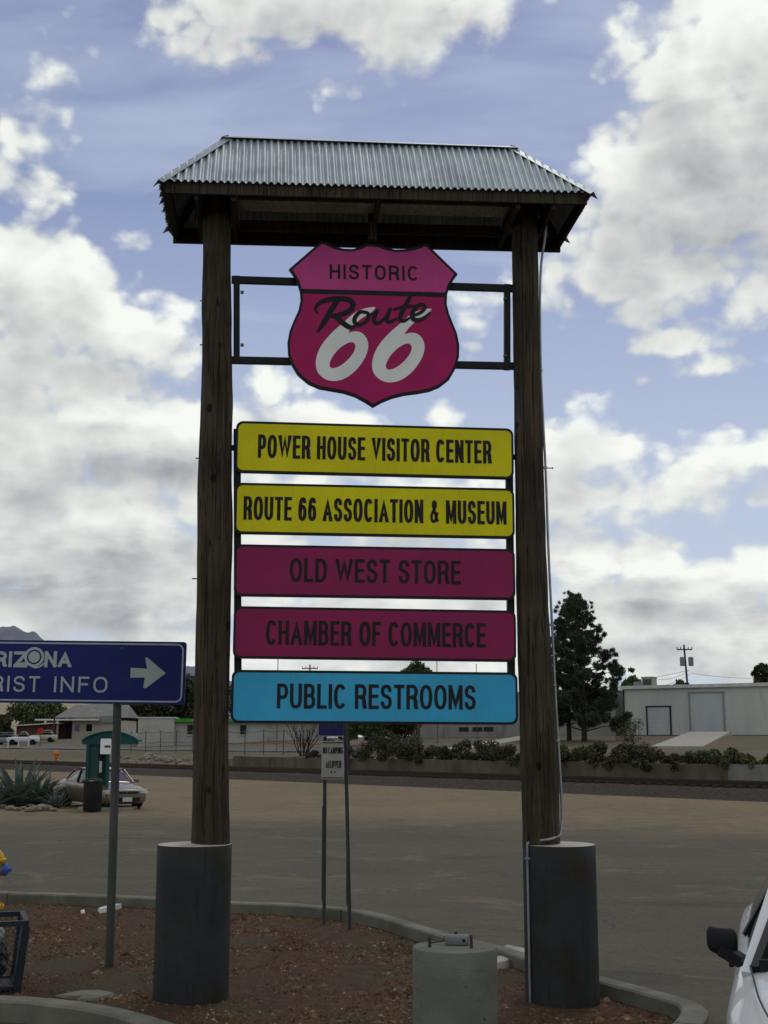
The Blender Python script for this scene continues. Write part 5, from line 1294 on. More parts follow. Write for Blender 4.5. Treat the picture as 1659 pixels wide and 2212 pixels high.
def leaves(name, clumps, n, size, m, parent, seed=0, flat=1.0, droop=0.0, wid=.42):
    """n leaf-sized faces spread through the clumps (x, y, z, r)"""
    rng = np.random.default_rng(seed); cl_ = np.array(clumps, float); wgt = cl_[:, 3] ** 2; idx = rng.choice(len(cl_), n, p=wgt / wgt.sum())
    dirs = rng.normal(size=(n, 3)); dirs /= np.linalg.norm(dirs, axis=1)[:, None]; rad = rng.random(n) ** 0.45
    c = cl_[idx, :3] + dirs * (cl_[idx, 3] * rad)[:, None] * np.array([1, 1, flat])
    u = rng.normal(size=(n, 3)); u[:, 2] -= droop; u /= np.linalg.norm(u, axis=1)[:, None]
    v = np.cross(u, rng.normal(size=(n, 3))); v /= np.linalg.norm(v, axis=1)[:, None]
    s = size * rng.uniform(.6, 1.4, n)[:, None]
    P_ = np.stack([c - u * s, c + v * s * wid, c + u * s, c - v * s * wid], 1).reshape(-1, 3)
    me = bpy.data.meshes.new(name); me.vertices.add(4 * n); me.vertices.foreach_set('co', P_.astype(np.float32).ravel())
    me.loops.add(4 * n); me.loops.foreach_set('vertex_index', np.arange(4 * n, dtype=np.int32)); me.polygons.add(n)
    me.polygons.foreach_set('loop_start', np.arange(0, 4 * n, 4, dtype=np.int32)); me.polygons.foreach_set('loop_total', np.full(n, 4, np.int32))
    me.update(); me.validate(); me.materials.append(m)
    o = link(bpy.data.objects.new(name, me)); o.parent = parent; return o
def base_at(px_, Y):
    x = at_y(px_, 1600, Y).x; d, s = ds(x, Y); return Vector((x, Y, terr(d, s)))
def zat(y_px, Y): return at_y(CX, y_px, Y).z
def tree(nm, lab, px_, Y, ytop, half_px, ybot, n, leaf, m, seed, grp=None, shape='round', trunk_r=0.2, bark=None, lean=0):
    b_ = base_at(px_, Y); t = thing(nm, lab, 'tree', b_, 0, grp); rn = random.Random(seed)
    H_ = zat(ytop, Y) - b_.z; h0 = max(0.2, zat(ybot, Y) - b_.z); Rr = half_px * Y / F
    bm = BM(); tp_ = [(0, 0, -0.3), (0.04 * H_ * rn.uniform(-.3, .3), 0, H_ * .3), (lean * .5, 0, H_ * .6), (lean, 0, H_ * .92)]
    tube(bm, smooth_loop(tp_, 4, False), list(np.linspace(trunk_r, trunk_r * .15, 13)), 8)
    cl_ = []
    K_ = 26 if shape != 'pine' else 62
    for k in range(K_):
        f = (k + .5) / K_; a = k * 2.4 + rn.uniform(-.5, .5)
        if shape == 'pine':
            z = h0 + (H_ - h0) * f; env = Rr * (1.04 - f) ** 0.72 * (1.0 if f > .14 else .72); rr = env * rn.uniform(.35, .92); r = (0.55 + 0.6 * (1 - f)) * Rr * .125 * rn.uniform(.6, 1.25)
            pos = Vector((math.cos(a) * rr + lean * f, math.sin(a) * rr, z - r * .2)); root_z = z - rr * .25
        else:
            z = h0 + (H_ - h0) * (0.12 + .8 * f); env = Rr * math.sqrt(max(0.05, 1 - (2 * f - 1.0) ** 2)); rr = env * rn.uniform(.3, .85); r = Rr * rn.uniform(.22, .38)
            pos = Vector((math.cos(a) * rr, math.sin(a) * rr, z)); root_z = h0 * .6 + (z - h0) * .4
        cl_.append((*pos, r)); tube(bm, [(lean * max(0, root_z) / H_, 0, max(0.3, root_z)), ((pos.x) * .5, pos.y * .5, (root_z + pos.z) / 2 + .1), tuple(pos)], [trunk_r * .28, trunk_r * .17, trunk_r * .06], 5, False)
    obj('trunk', bm, bark or m_bark, t, smooth=3.2)
    if shape == 'pine':
        extra = []
        for (x, y, z, r) in cl_:
            for _ in range(4): extra.append((x + rn.uniform(-1, 1) * r * 1.6, y + rn.uniform(-1, 1) * r * 1.6, z + rn.uniform(-.3, 1.3) * r, r * .38))
        cl_ += extra
    leaves('crown', cl_, n, leaf, m, t, seed, 0.8 if shape == 'pine' else .85, 0.0, .15 if shape == 'pine' else .42)
    return t
def shrub(nm, lab, b_, hgt, rx, n, leaf, m, seed, grp, ry=None):
    t = thing(nm, lab, 'shrub', b_, 0, grp); rn = random.Random(seed); cl_ = []; bm = BM()
    for k in range(9):
        a = rn.uniform(0, 6.28); q = rn.uniform(.1, .8); z = hgt * rn.uniform(.25, .8); r = hgt * rn.uniform(.2, .34)
        p_ = (math.cos(a) * rx * q, math.sin(a) * (ry or rx) * q, z); cl_.append((*p_, r)); tube(bm, [(p_[0] * .15, p_[1] * .15, -0.1), (p_[0] * .5, p_[1] * .5, z * .6), p_], [.03, .02, .008], 4, False)
    obj('stem', bm, m_barkl, t); leaves('leaves', cl_, n, leaf, m, t, seed, .9); return t

tree('pine_tree', 'tall dark pine with twin tops standing in front of the warehouse', 1262, 104, 1296, 140, 1562, 44000, 0.20, m_pine, 5, shape='pine', trunk_r=0.24, lean=-0.5)
tree('pine_tree', 'slimmer dark pine growing directly behind the right timber pole', 1230, 108, 1282, 116, 1558, 30000, 0.20, m_pine, 9, shape='pine', trunk_r=0.22, lean=0.6)
tree('leafy_tree', 'green leafy tree showing above and below the blue restroom panel', 905, 100, 1428, 48, 1540, 5000, 0.16, m_green, 3, trunk_r=0.16, bark=m_barkl)
tree('leafy_tree', 'bushy bright green tree beside the camping notice', 800, 102, 1475, 62, 1608, 6000, 0.15, m_green, 13, trunk_r=0.12, bark=m_barkl)
tree('roadside_tree', 'dark green tree behind the carport at the left edge', 84, 228, 1518, 70, 1570, 4000, 0.34, m_green, 21, trunk_r=0.25)
tree('roadside_tree', 'small dark tree at the frame edge beside the pickup', 4, 175, 1545, 26, 1600, 2000, 0.26, m_bush, 23, trunk_r=0.2)
for i, (x, Yq, yt, hp) in enumerate(((300, 236, 1478, 60), (355, 240, 1462, 64), (405, 238, 1455, 50), (268, 244, 1500, 40), (455, 245, 1470, 60))):
    tree('olive_tree', 'dusty dark olive tree rising behind the white houses', x, Yq, yt, hp, 1585, 3200, 0.42, m_olive, 30 + i, grp='trees behind the white houses', trunk_r=0.3)
tree('leafy_tree', 'rounded tree behind the warehouse roof at the right frame edge', 1656, 150, 1432, 26, 1500, 2600, 0.24, m_bush, 41, trunk_r=0.2)
tree('leafy_tree', 'low yellow green treetop between the pine and the roof cooler', 1374, 140, 1462, 30, 1520, 1800, 0.24, m_green, 43, trunk_r=0.2)
tree('leafy_tree', 'low green treetop beside the utility pole above the roof', 1474, 160, 1468, 22, 1520, 1400, 0.26, m_green, 44, trunk_r=0.2)

tree('leafy_tree', 'broad green tree filling the gap left of the leafy treetop', 752, 118, 1490, 62, 1600, 5000, 0.2, m_green, 15, trunk_r=0.14, bark=m_barkl)
tree('leafy_tree', 'dark green tree standing behind the camping notice shrubs', 860, 124, 1500, 64, 1604, 5000, 0.2, m_bush, 16, trunk_r=0.14)
# shrubs on top of the retaining wall
for i, (x, dd_, h, rx, mm) in enumerate(((705, 55.2, 1.0, 1.3, m_bush), (760, 55.4, 1.7, 1.6, m_bush), (800, 55.0, 1.9, 1.7, m_bush), (842, 54.6, 1.9, 1.8, m_bush), (880, 54.5, 1.7, 1.7, m_bush), (925, 55.2, 1.4, 1.5, m_bush), (968, 55.5, 1.3, 1.5, m_bush), (1010, 55.3, 1.3, 1.5, m_bush), (1060, 55.4, 1.2, 1.4, m_bush), (1105, 55.0, 1.2, 1.4, m_bush),
      (1150, 55.0, 1.2, 1.4, m_bush), (1198, 55.2, 1.2, 1.3, m_bush2), (1236, 54.7, 1.2, 1.3, m_bush), (1272, 54.6, 1.5, 1.4, m_bush), (1312, 55.4, 1.5, 1.3, m_bush2), (1345, 54.7, 1.3, 1.2, m_bush), (1385, 54.8, 1.2, 1.2, m_bush), (1425, 55.0, 1.0, 1.2, m_bush2), (1468, 54.7, 1.0, 1.2, m_bush), (1510, 55.2, 1.0, 1.1, m_bush2), (1548, 54.9, 1.05, 1.1, m_bush2), (1590, 55.1, 1.0, 1.1, m_bush2), (1630, 54.9, 1.0, 1.1, m_bush2), (1675, 55.0, 1.0, 1.1, m_bush2))):
    dd_ -= 0.45 if mm is m_bush else 0.1; r_ = (x - CX) / F; Yq = dd_ / (TN.x * r_ + TN.y); xq_ = r_ * Yq
    shrub('shrub', 'low dark green shrub spilling over the top of the retaining wall' if mm is m_bush else 'low lighter green shrub on the earth above the retaining wall', (xq_, Yq, max(0.95, terr(*ds(xq_, Yq))) - 0.35), (h * 0.85 if x < 1390 else h * 0.78) * (0.8, 1.15, 0.95, 1.25)[i % 4] + .25, rx * 1.8, 2800, 0.085, mm, 60 + i, 'shrubs along the retaining wall' if mm is m_bush else 'lighter shrubs along the retaining wall')
b_ = base_at(1366, 80); shrub('sapling', 'wispy pale green sapling standing in front of the warehouse corner', b_, 2.1, 0.75, 900, 0.07, m_bush2, 99, None)
# bare multi-stemmed shrub
b_ = base_at(655, 97); t = thing('bare_shrub', 'leafless many stemmed shrub left of the camping notice', 'shrub', b_); bm = BM(); rn = random.Random(4)
def twig(p_, d_, L, r, k):
    pts = [p_]; 
    for i in range(4): d_ = (d_ + Vector((rn.uniform(-.18, .18), rn.uniform(-.18, .18), .05))).normalized(); pts.append(pts[-1] + d_ * L / 4)
    tube(bm, pts, list(np.linspace(r, r * .55, 5)), 5, False)
    if k: 
        for _ in range(3): twig(pts[rn.choice((2, 3, 4))], (d_ + Vector((rn.uniform(-.6, .6), rn.uniform(-.6, .6), .1))).normalized(), L * .7, r * .55, k - 1)
for a in np.linspace(0, 5.6, 8): twig(Vector((math.cos(a) * .12, math.sin(a) * .12, -0.1)), Vector((math.cos(a) * .62, math.sin(a) * .5, 1)).normalized(), 1.5, .055, 2)
obj('branches', bm, m_bark, t, smooth=3.2)

# ------------------------------------------------------------------ warehouse
m_metal = mat("warehouse_white", (0.50, 0.52, 0.50), (0.44, 0.46, 0.445), 0.5, 0.6, stretch=(1, 1, .25), tone=((0.30, 0.31, 0.31), .8, .55, .75))
m_metal2 = mat("warehouse_grey", (0.27, 0.265, 0.255), (0.22, 0.215, 0.205), 0.6, 0.75, stretch=(1, 1, .3), tone=((0.13, 0.12, 0.11), .6, .5, .7))
m_cop = mat("coping_white", (0.60, 0.61, 0.60), None, 2, 0.6); m_roofw = mat("flat_roof", (0.45, 0.45, 0.43), None, 2, 0.8)
m_doorw = mat("roller_door", (0.47, 0.50, 0.53), (0.42, 0.45, 0.48), 0.7, 0.5, stretch=(1, 1, .3)); m_dark = mat("dark_gap", (0.030, 0.030, 0.032), None, 3, 0.8)
m_dock = mat("dock_base", (0.09, 0.08, 0.075), None, 2, 0.9)
A3 = at_y(1349, 1590, 118.0); B3 = at_y(1659, 1592, 111.0); wa = math.atan2(B3.y - A3.y, B3.x - A3.x)
zb = min(A3.z, B3.z); Hh = zat(1486, 118) - zb; LL = (B3.xy - A3.xy).length * 1.5
wh = thing('white_warehouse', 'long white metal warehouse with two roller doors beyond the railway', 'building', (A3.x, A3.y, zb), wa)
def ribs(bm, x0, x1, z0, z1, y, step=0.3, dp=0.03):
    n = int((x1 - x0) / step); 
    for i in range(n): box(bm, (x0 + (i + .5) * (x1 - x0) / n, y - dp / 2, (z0 + z1) / 2), (0.05, dp, z1 - z0))
def wx(px_):                                           # pixel column -> local x on the front wall
    r_ = (px_ - CX) / F; dx_, dy_ = math.cos(wa), math.sin(wa); return (r_ * A3.y - A3.x) / (dx_ - r_ * dy_)
bm = BM(); box(bm, (LL / 2, 10, Hh / 2 - .5), (LL, 20, Hh + 1)); ribs(bm, 0, LL, 0, Hh, 0.0, 0.6, 0.010); obj('wall', bm, m_metal, wh)
bm = BM(); box(bm, (LL / 2, 10, Hh + .06), (LL + .5, 20.5, .12)); obj('roof', bm, m_roofw, wh)
bm = BM(); box(bm, (LL / 2, -0.18, Hh + .02), (LL + .5, .16, .30)); obj('eave_trim', bm, m_cop, wh)
bm = BM(); box(bm, (LL / 2, -.06, .07), (LL, .10, .22)); obj('base_strip', bm, m_dock, wh)
bm = BM(); box(bm, (.06, -.05, Hh / 2), (.10, .08, Hh - .3)); obj('downpipe', bm, m_dark, wh)
def rdoor(xa, xb, ztop, lab=None):
    x0, x1 = wx(xa), wx(xb); bm = BM()
    box(bm, ((x0 + x1) / 2, -.035, ztop / 2 + .1), (x1 - x0, .03, ztop - .2)); 
    for k in range(int(ztop / .35)): box(bm, ((x0 + x1) / 2, -.058, .3 + k * .35), (x1 - x0 - .1, .016, .03))
    d = obj('roller_door', bm, m_doorw, wh, label=lab); bm = BM()
    for xx in (x0 - .05, x1 + .05): box(bm, (xx, -.06, ztop / 2), (.12, .09, ztop))
    box(bm, ((x0 + x1) / 2, -.07, ztop + .03), (x1 - x0 + .3, .13, .10)); obj('frame', bm, m_dark if xa < 1450 else m_metal2, d)
rdoor(1392, 1440, zat(1527, 117) - zb, 'smaller roller door'); rdoor(1484, 1554, zat(1496, 114) - zb, 'large roller door')
# lower wing in grey block to the left
C3 = at_y(885, 1592, 134.0); D3 = Vector((A3.x - .3, A3.y + 2.5, 0)); wa2 = math.atan2(D3.y - C3.y, D3.x - C3.x); L2 = (D3.xy - C3.xy).length
wg = thing('grey_block_building', 'grey block building behind the pine with small dark windows', 'building', (C3.x, C3.y, terr(*ds(C3.x, C3.y)) - .1), wa2)
bm = BM(); H2 = Hh - .05; box(bm, (L2 / 2, 8, H2 / 2 - .5), (L2, 16, H2 + 1)); obj('wall', bm, m_metal2, wg)
bm = BM(); box(bm, (L2 / 2, 8, H2 + .08), (L2 + .2, 16.2, .16)); obj('roof', bm, m_roofw, wg)
for xx in (6.6, 8.2, 9.5):
    bm = BM(); box(bm, (xx, -.03, .95), (1.1, .06, .42)); obj('window', bm, m_dark, wg)
# rooftop cooler
q = at_y(1403, 1482, 121); rc = thing('rooftop_cooler', 'boxy grey evaporative cooler on the warehouse roof', 'air cooler', (q.x, 121.0, zb + Hh + .12), wa)
m_cool = mat("cooler_paint", (0.34, 0.34, 0.32), None, 3, 0.6)
bm = BM(); box(bm, (0, 0, .50), (1.1, 1.1, .80), bevel=.03); obj('cabinet', bm, m_cool, rc)
bm = BM(); box(bm, (0, 0, .97), (1.2, 1.2, .12)); obj('lid', bm, m_cool, rc)
for k in range(2):
    bm = BM()
    for j in range(7): box(bm, ((-.57, 0)[k], (0, -.57)[k], .22 + j * .09), ((.03, .8)[k], (.8, .03)[k], .05))
    obj('louvre', bm, m_dark, rc)
bm = BM(); box(bm, (-1.0, .1, .3), (.9, .8, .6)); box(bm, (-.5, .1, .3), (.3, .5, .4)); obj('duct', bm, m_metal2, rc)
for sx in (-.45, .45): 
    bm = BM(); box(bm, (sx, 0, .05), (.08, 1.0, .12)); obj('leg', bm, m_dark, rc)

# concrete ramps
def tg(x, y, dz=0.0):
    lo, hi = 20.0, 400.0; o = Vector((0, 0, EYE)); d = ray(x, y); prev = None
    for t_ in np.arange(45, 300, .5):
        q = o + d * t_
        if q.z <= terr(*ds(q.x, q.y)) + dz: return q
    return o + d * 120
def ramp(nm, lab, near, far, wdt, z_near, z_far):
    a = base_at(*near); c = base_at(*far); d = (c.xy - a.xy); L = d.length
    t = thing(nm, lab, 'ramp', (a.x, a.y, a.z), math.atan2(d.y, d.x)); dz = c.z - a.z
    bm = BM(); vv = [bm.verts.new(q) for q in ((0, -wdt / 2, -.4), (L, -wdt / 2, dz - .4), (L, wdt / 2, dz - .4), (0, wdt / 2, -.4), (0, -wdt / 2, z_near), (L, -wdt / 2, dz + z_far), (L, wdt / 2, dz + z_far), (0, wdt / 2, z_near))]
    for f in ((0, 1, 2, 3), (4, 5, 6, 7), (0, 1, 5, 4), (1, 2, 6, 5), (2, 3, 7, 6), (3, 0, 4, 7)): bm.faces.new([vv[i] for i in f])
    obj('deck', bm, m_pale, t); return t
ramp('loading_ramp', 'pale concrete ramp climbing to the large warehouse door', (1462, 86), (1535, 109), 3.4, .12, .35)
ramp('loading_ramp', 'long pale concrete ramp seen below the blue restroom panel', (925, 88), (1150, 112), 2.0, .15, .35)

# ------------------------------------------------------------------ utility poles and wires
m_upole = mat("utility_pole_wood", (0.060, 0.050, 0.042), (0.04, 0.034, 0.03), 3, 0.9, stretch=(1, 1, .2)); m_wirek = mat("wire_black", (0.03, 0.03, 0.032), None, 3, 0.7); m_xf = mat("transformer_grey", (0.22, 0.23, 0.235), None, 3, 0.5)
def upole(lab, xtop, xbase, ytop, Y, arm_px, xf=False, r=.14):
    b_ = base_at(xbase, Y); t = thing('utility_pole', lab, 'utility pole', b_); zt = zat(ytop, Y) - b_.z; dx_ = (xtop - xbase) * Y / F
    bm = BM(); tube(bm, [(0, 0, -.5), (dx_, 0, zt)], [r, r * .75], 10); obj('pole', bm, m_upole, t, smooth=.8)
    aw = arm_px * Y / F
    bm = BM(); box(bm, (dx_ * .97, -.15, zt - .55), (aw, .12, .14)); obj('crossarm', bm, m_upole, t)
    for k in (-.48, -.25, .25, .48):
        bm = BM(); lathe(bm, [(.03, 0), (.075, .05), (.04, .10), (.075, .15), (.03, .24)], 8, (dx_ * .97 + aw * k, -.15, zt - .48)); obj('insulator', bm, m_xf, t)
    if xf:
        for sx in (-.45, .55):
            bm = BM(); lathe(bm, [(.05, -.05), (.30, 0), (.30, .95), (.22, 1.02), (.06, 1.05)], 16, (dx_ * .7 + sx, -.15, zt - 2.45)); obj('transformer', bm, m_xf, t, smooth=.6)
    return t, Vector((b_.x + dx_, Y, b_.z + zt))
up1, ut = upole('dark utility pole with transformers rising behind the warehouse roof', 1486, 1496, 1393, 150, 33, True)
upole('utility pole whose crossarm shows above the blue restroom panel', 668, 668, 1436, 190, 34)
upole('thin distant utility pole beside the tan house on the left', 116, 115, 1470, 185, 22, r=.12)
def wire(lab, p0, p1, sag, nm='overhead_wire', r=.018, cat='wire'):
    P_ = [Vector(p0).lerp(Vector(p1), k / 14) - Vector((0, 0, sag * 4 * (k / 14) * (1 - k / 14))) for k in range(15)]
    bm = BM(); tube(bm, P_, r, 4, False); return tag(obj(nm, bm, m_wirek), lab, cat)
wire('upper wire sagging from the transformer pole to the roof cooler', at_y(1489, 1448, 150), at_y(1422, 1468, 122), .3)
wire('lower wire dropping from the transformer pole to the warehouse roof', at_y(1490, 1456, 150), at_y(1432, 1481, 122), .2)
wire('faint level wire running right from the transformer pole', at_y(1492, 1454, 150), at_y(1760, 1452, 170), .7)
wire('faint level wire running left from the transformer pole behind the pine', at_y(1487, 1448, 150), at_y(1150, 1480, 165), .7)
m_thin = mat("thin_pole_grey", (0.12, 0.12, 0.12), None, 3, 0.6, .4)
for (x, yt, Yq, lab) in ((598, 1424, 108, 'thin grey pole showing left of the crossarm above the blue panel'), (945, 1427, 118, 'thin grey pole beside the leafy treetop above the blue panel'), (1031, 1436, 125, 'shorter thin grey pole right of the leafy treetop above the blue panel')):
    b_ = base_at(x, Yq); t = thing('thin_pole', lab, 'pole', b_); zt = zat(yt, Yq) - b_.z
    bm = BM(); tube(bm, [(0, 0, -.2), (0, 0, zt)], .035, 8); obj('shaft', bm, m_thin, t); bm = BM(); lathe(bm, [(.035, zt), (.06, zt + .03), (.02, zt + .1)], 8); obj('finial', bm, m_thin, t)
    bm = BM(); box(bm, (0, 0, .02), (.3, .3, .06)); obj('base_plate', bm, m_thin, t)

# ------------------------------------------------------------------ houses on the left
m_hwall = mat("house_cream", (0.46, 0.43, 0.36), (0.40, 0.37, 0.31), 0.8, 0.8); m_hroof = mat("house_roof", (0.20, 0.195, 0.185), (0.16, 0.155, 0.15), 1.5, 0.8)
m_brick = mat("porch_brick", (0.13, 0.055, 0.042), (0.09, 0.042, 0.034), 2, 0.9); m_bwall = mat("block_white", (0.42, 0.41, 0.385), (0.35, 0.34, 0.32), 0.6, 0.85, tone=((0.28, 0.27, 0.25), .5, .52, .72)); m_gtrim = mat("bright_green_trim", (0.05, 0.30, 0.04), None, 2, 0.5)
hY = 200.0; b_ = base_at(*(155, hY)); K1 = hY / F
ho = thing('cream_house', 'cream house with grey gable roof and brick porch behind the tourist sign', 'house', b_)
hx = lambda zx: (zx * .26749 - 155) * K1; hz_ = lambda zy: zat(zy * .26749 + 1502, hY) - b_.z
x0, x1 = hx(578), hx(1010); ze = hz_(205)
bm = BM(); box(bm, ((x0 + x1) / 2, 4, ze / 2 - .5), (x1 - x0, 8, ze + 1)); obj('wall', bm, m_hwall, ho)
xa, xb = hx(335), hx(578)
bm = BM(); box(bm, ((xa + xb) / 2, 4.4, ze / 2 - .5), (xb - xa - .02, 7, ze + 1)); obj('porch_wall', bm, m_brick, ho, label='dark red brick wall under the porch')
bm = BM(); ry = hz_(72); e = hz_(180); vv = [bm.verts.new(q) for q in ((hx(436), -.4, e), (hx(1030), -.4, e), (hx(1030), 8.6, e), (hx(436), 8.6, e), (hx(545), 4, ry), (hx(985), 4, ry))]
for f in ((0, 1, 5, 4), (2, 3, 4, 5), (3, 0, 4), (1, 2, 5), (0, 1, 2, 3)): bm.faces.new([vv[i] for i in f])
obj('roof', bm, m_hroof, ho)
bm = BM(); box(bm, ((hx(310) + hx(800)) / 2, -1.0, ze + .12), (hx(800) - hx(310), 2.6, .22)); obj('porch_roof', bm, m_cop, ho)
bm = BM(); box(bm, ((hx(802) + hx(925)) / 2, -.35, hz_(193)), (hx(925) - hx(802), .7, 1.0)); obj('gutter_box', bm, m_xf, ho)
for zx in (392, 488):
    bm = BM(); box(bm, (hx(zx), -2.1, ze / 2), (.30, .30, ze)); obj('porch_post', bm, m_hwall, ho)
for zx, w_ in ((618, 40), (714, 48), (910, 18)):
    bm = BM(); wz = w_ * .26749 * K1; h_ = hz_(232) - hz_(292); box(bm, (hx(zx), -.02, hz_(262)), (wz + .16, .06, h_ + .16)); wf = obj('window', bm, m_cop, ho)
    bm = BM(); box(bm, (hx(zx), -.05, hz_(262)), (wz, .05, h_)); obj('pane', bm, m_glass, wf)
    bm = BM(); box(bm, (hx(zx), -.06, hz_(296)), (wz + .3, .14, .08)); obj('sill', bm, m_cop, wf)
bm = BM(); box(bm, (hx(540), .86, hz_(290)), (1.1, .06, 2.1)); obj('door', bm, m_dark, ho)
# white block building with green fascia
wY = 140.0; b_ = base_at(297, wY); K2 = wY / F; wb = thing('white_block_building', 'plain white block building with a bright green fascia beside the left pole', 'building', b_, R(6))
zt = zat(1551, wY) - b_.z; bm = BM(); Lb = (690 - 297) * K2
xg = (374 - 297) * K2; box(bm, (xg / 2, 5, zt / 2 - .5), (xg, 10, zt + 1)); obj('wall', bm, m_bwall, wb)
bm = BM(); zg = zat(1560, wY) - b_.z; box(bm, ((xg + Lb) / 2, 5.2, zg / 2 - .5), (Lb - xg - .01, 9.5, zg + 1)); obj('side_wall', bm, m_bwall, wb)
bm = BM(); box(bm, ((xg + Lb) / 2, 5.0, zg + .2), (Lb - xg, 10.4, .38)); obj('green_fascia', bm, m_gtrim, wb, label='bright green fascia')
bm = BM(); box(bm, (xg / 2, 5, zt + .05), (xg + .2, 10.2, .12)); obj('coping', bm, m_cop, wb)
for px_, w_ in ((408, 14), (520, 13)):
    bm = BM(); box(bm, ((px_ - 297) * K2, .43, zat(1576, wY) - b_.z), (w_ * K2, .06, 1.0)); wf = obj('window', bm, m_dark, wb)
    bm = BM(); box(bm, ((px_ - 297) * K2, .39, zat(1588, wY) - b_.z), (w_ * K2 + .2, .14, .08)); obj('sill', bm, m_cop, wf)
# carport and low red building
b_ = base_at(72, 196); cp_ = thing('red_shed', 'low dark red shed with a pale metal roof left of the cream house', 'shed', b_)
bm = BM(); box(bm, (0, 3, 1.0), (5.6, 5, 2.4)); obj('wall', bm, m_brick, cp_)
bm = BM(); beam(bm, (-3.4, 2.6, 2.15), (3.4, 2.6, 2.6), 6.2, .12, up=(0, 0, 1)) if False else box(bm, (0, 2.6, 2.32), (6.8, 6.2, .14), Matrix.Rotation(R(-3.5), 3, 'Y')); obj('roof', bm, m_cop, cp_)
bm = BM(); box(bm, (1.2, .46, .95), (1.0, .06, 1.9)); obj('door', bm, m_dark, cp_)
# distant vehicles
def far_car(lab, px_, Y, L, m, ang, pickup=False):
    b_ = base_at(px_, Y); t = thing('pickup_truck' if pickup else 'distant_car', lab, 'truck' if pickup else 'car', b_, ang)
    k = L / 4.8
    loft([(x * k, [(0, .35), (w_ * .8, .3), (w_, .42), (w_, .8), (w_ * .96, zt), (w_ * .5, zt + .02), (0, zt + .02)]) for x, w_, zt in ((2.4, .75, .8), (2.2, .88, .95), (1.0, .92, 1.05), (-1.0, .92, 1.05), (-2.2, .9, 1.05), (-2.4, .8, .98))], m, 'body', t, (), 1)
    X0, X1 = ((.9, -.9) if pickup else (1.0, -1.9))
    loft([(x * k, [(0, .95), (w_, .95), (w_ * .92, zt - .05), (w_ * .8, zt), (0, zt + .03)]) for x, w_, zt in ((X0, .8, 1.05), (X0 - .55, .8, 1.62), (X1 + .35, .8, 1.66), (X1, .8, 1.1))], m_glass, 'windows', t, (), 1)
    bm = BM(); box(bm, ((X0 - .5 + X1 + .35) / 2 * k, 0, 1.66), (abs(X0 - .8 - X1 - .35) * k, 1.3, .08), bevel=.02); obj('roof', bm, m, t)
    for x in (1.45 * k, -1.45 * k):
        for sg in (1, -1): 
            bm = BM(); lathe(bm, [(.2, -.12), (.36, -.12), (.36, .12), (.2, .12)], 16, (x, .82 * sg, .36), 'Y'); obj('wheel', bm, m_tyre, t)
m_red = mat("sign_red", (0.45, 0.03, 0.02), None, 3, 0.5); m_orange = mat("marker_orange", (0.75, 0.20, 0.015), None, 3, 0.5)
far_car('white pickup truck parked in the yard at the left edge', 50, 168, 4.2, m_wht, R(190), True)
far_car('dark car parked left of the white pickup in the yard', 10, 172, 4.2, m_xf, R(170))
far_car('pale car parked below the red road sign', 92, 180, 3.8, m_hwall, R(185))
# red octagonal road sign
b_ = base_at(87, 150); t = thing('red_road_sign', 'small red octagonal road sign in the yard left of the house', 'sign', b_); zs = zat(1579, 150) - b_.z
bm = BM(); lathe(bm, [(.38, -.02), (.38, .02)], 8, (0, 0, zs), 'Y'); obj('plate', bm, m_red, t); bm = BM(); tube(bm, [(0, .04, -.2), (0, .04, zs)], .035, 6); obj('post', bm, m_thin, t)
# orange marker on the bank
r_ = (134 - CX) / F; Yq = 51.5 / (TN.x * r_ + TN.y); b_ = Vector((r_ * Yq, Yq, terr(*ds(r_ * Yq, Yq)))); t = thing('pipeline_marker', 'orange topped marker post on the bank left of the shelter', 'marker post', b_)
bm = BM(); tube(bm, [(0, 0, -.2), (0, 0, .9)], .06, 8); obj('post', bm, m_red, t)
bm = BM(); lathe(bm, [(.16, .62), (.22, .68), (.22, 1.1), (.16, 1.2), (.05, 1.24)], 14); obj('cap', bm, m_orange, t, smooth=.6)
bm = BM(); lathe(bm, [(.23, .80), (.235, .81), (.235, .92), (.23, .93)], 14); obj('band', bm, m_red, t, smooth=.6)
# rubble on the bank
rn = random.Random(12)
for i in range(26):
    px_ = rn.uniform(322, 412) if i < 20 else rn.uniform(262, 320); dd_ = rn.uniform(51.6, 54.6); r_ = (px_ - CX) / F; Yq = dd_ / (TN.x * r_ + TN.y); x = r_ * Yq
    bm = BM(); bmesh.ops.create_icosphere(bm, subdivisions=2, radius=1); rr = rn.uniform(.16, .42)
    for v in bm.verts: k = 1 + .4 * mnoise.noise(v.co * 1.2 + Vector((i * 3.3, 0, 0))); v.co = Vector((v.co.x * rr * 1.3 * k, v.co.y * rr * k, v.co.z * rr * .8 * k + rr * .25))
    o = obj('rubble_stone', bm, m_stone); o.location = (x, Yq, terr(*ds(x, Yq))); tag(o, 'rough brown rubble stone heaped on the railway bank', 'stone', 'rubble stones on the bank')
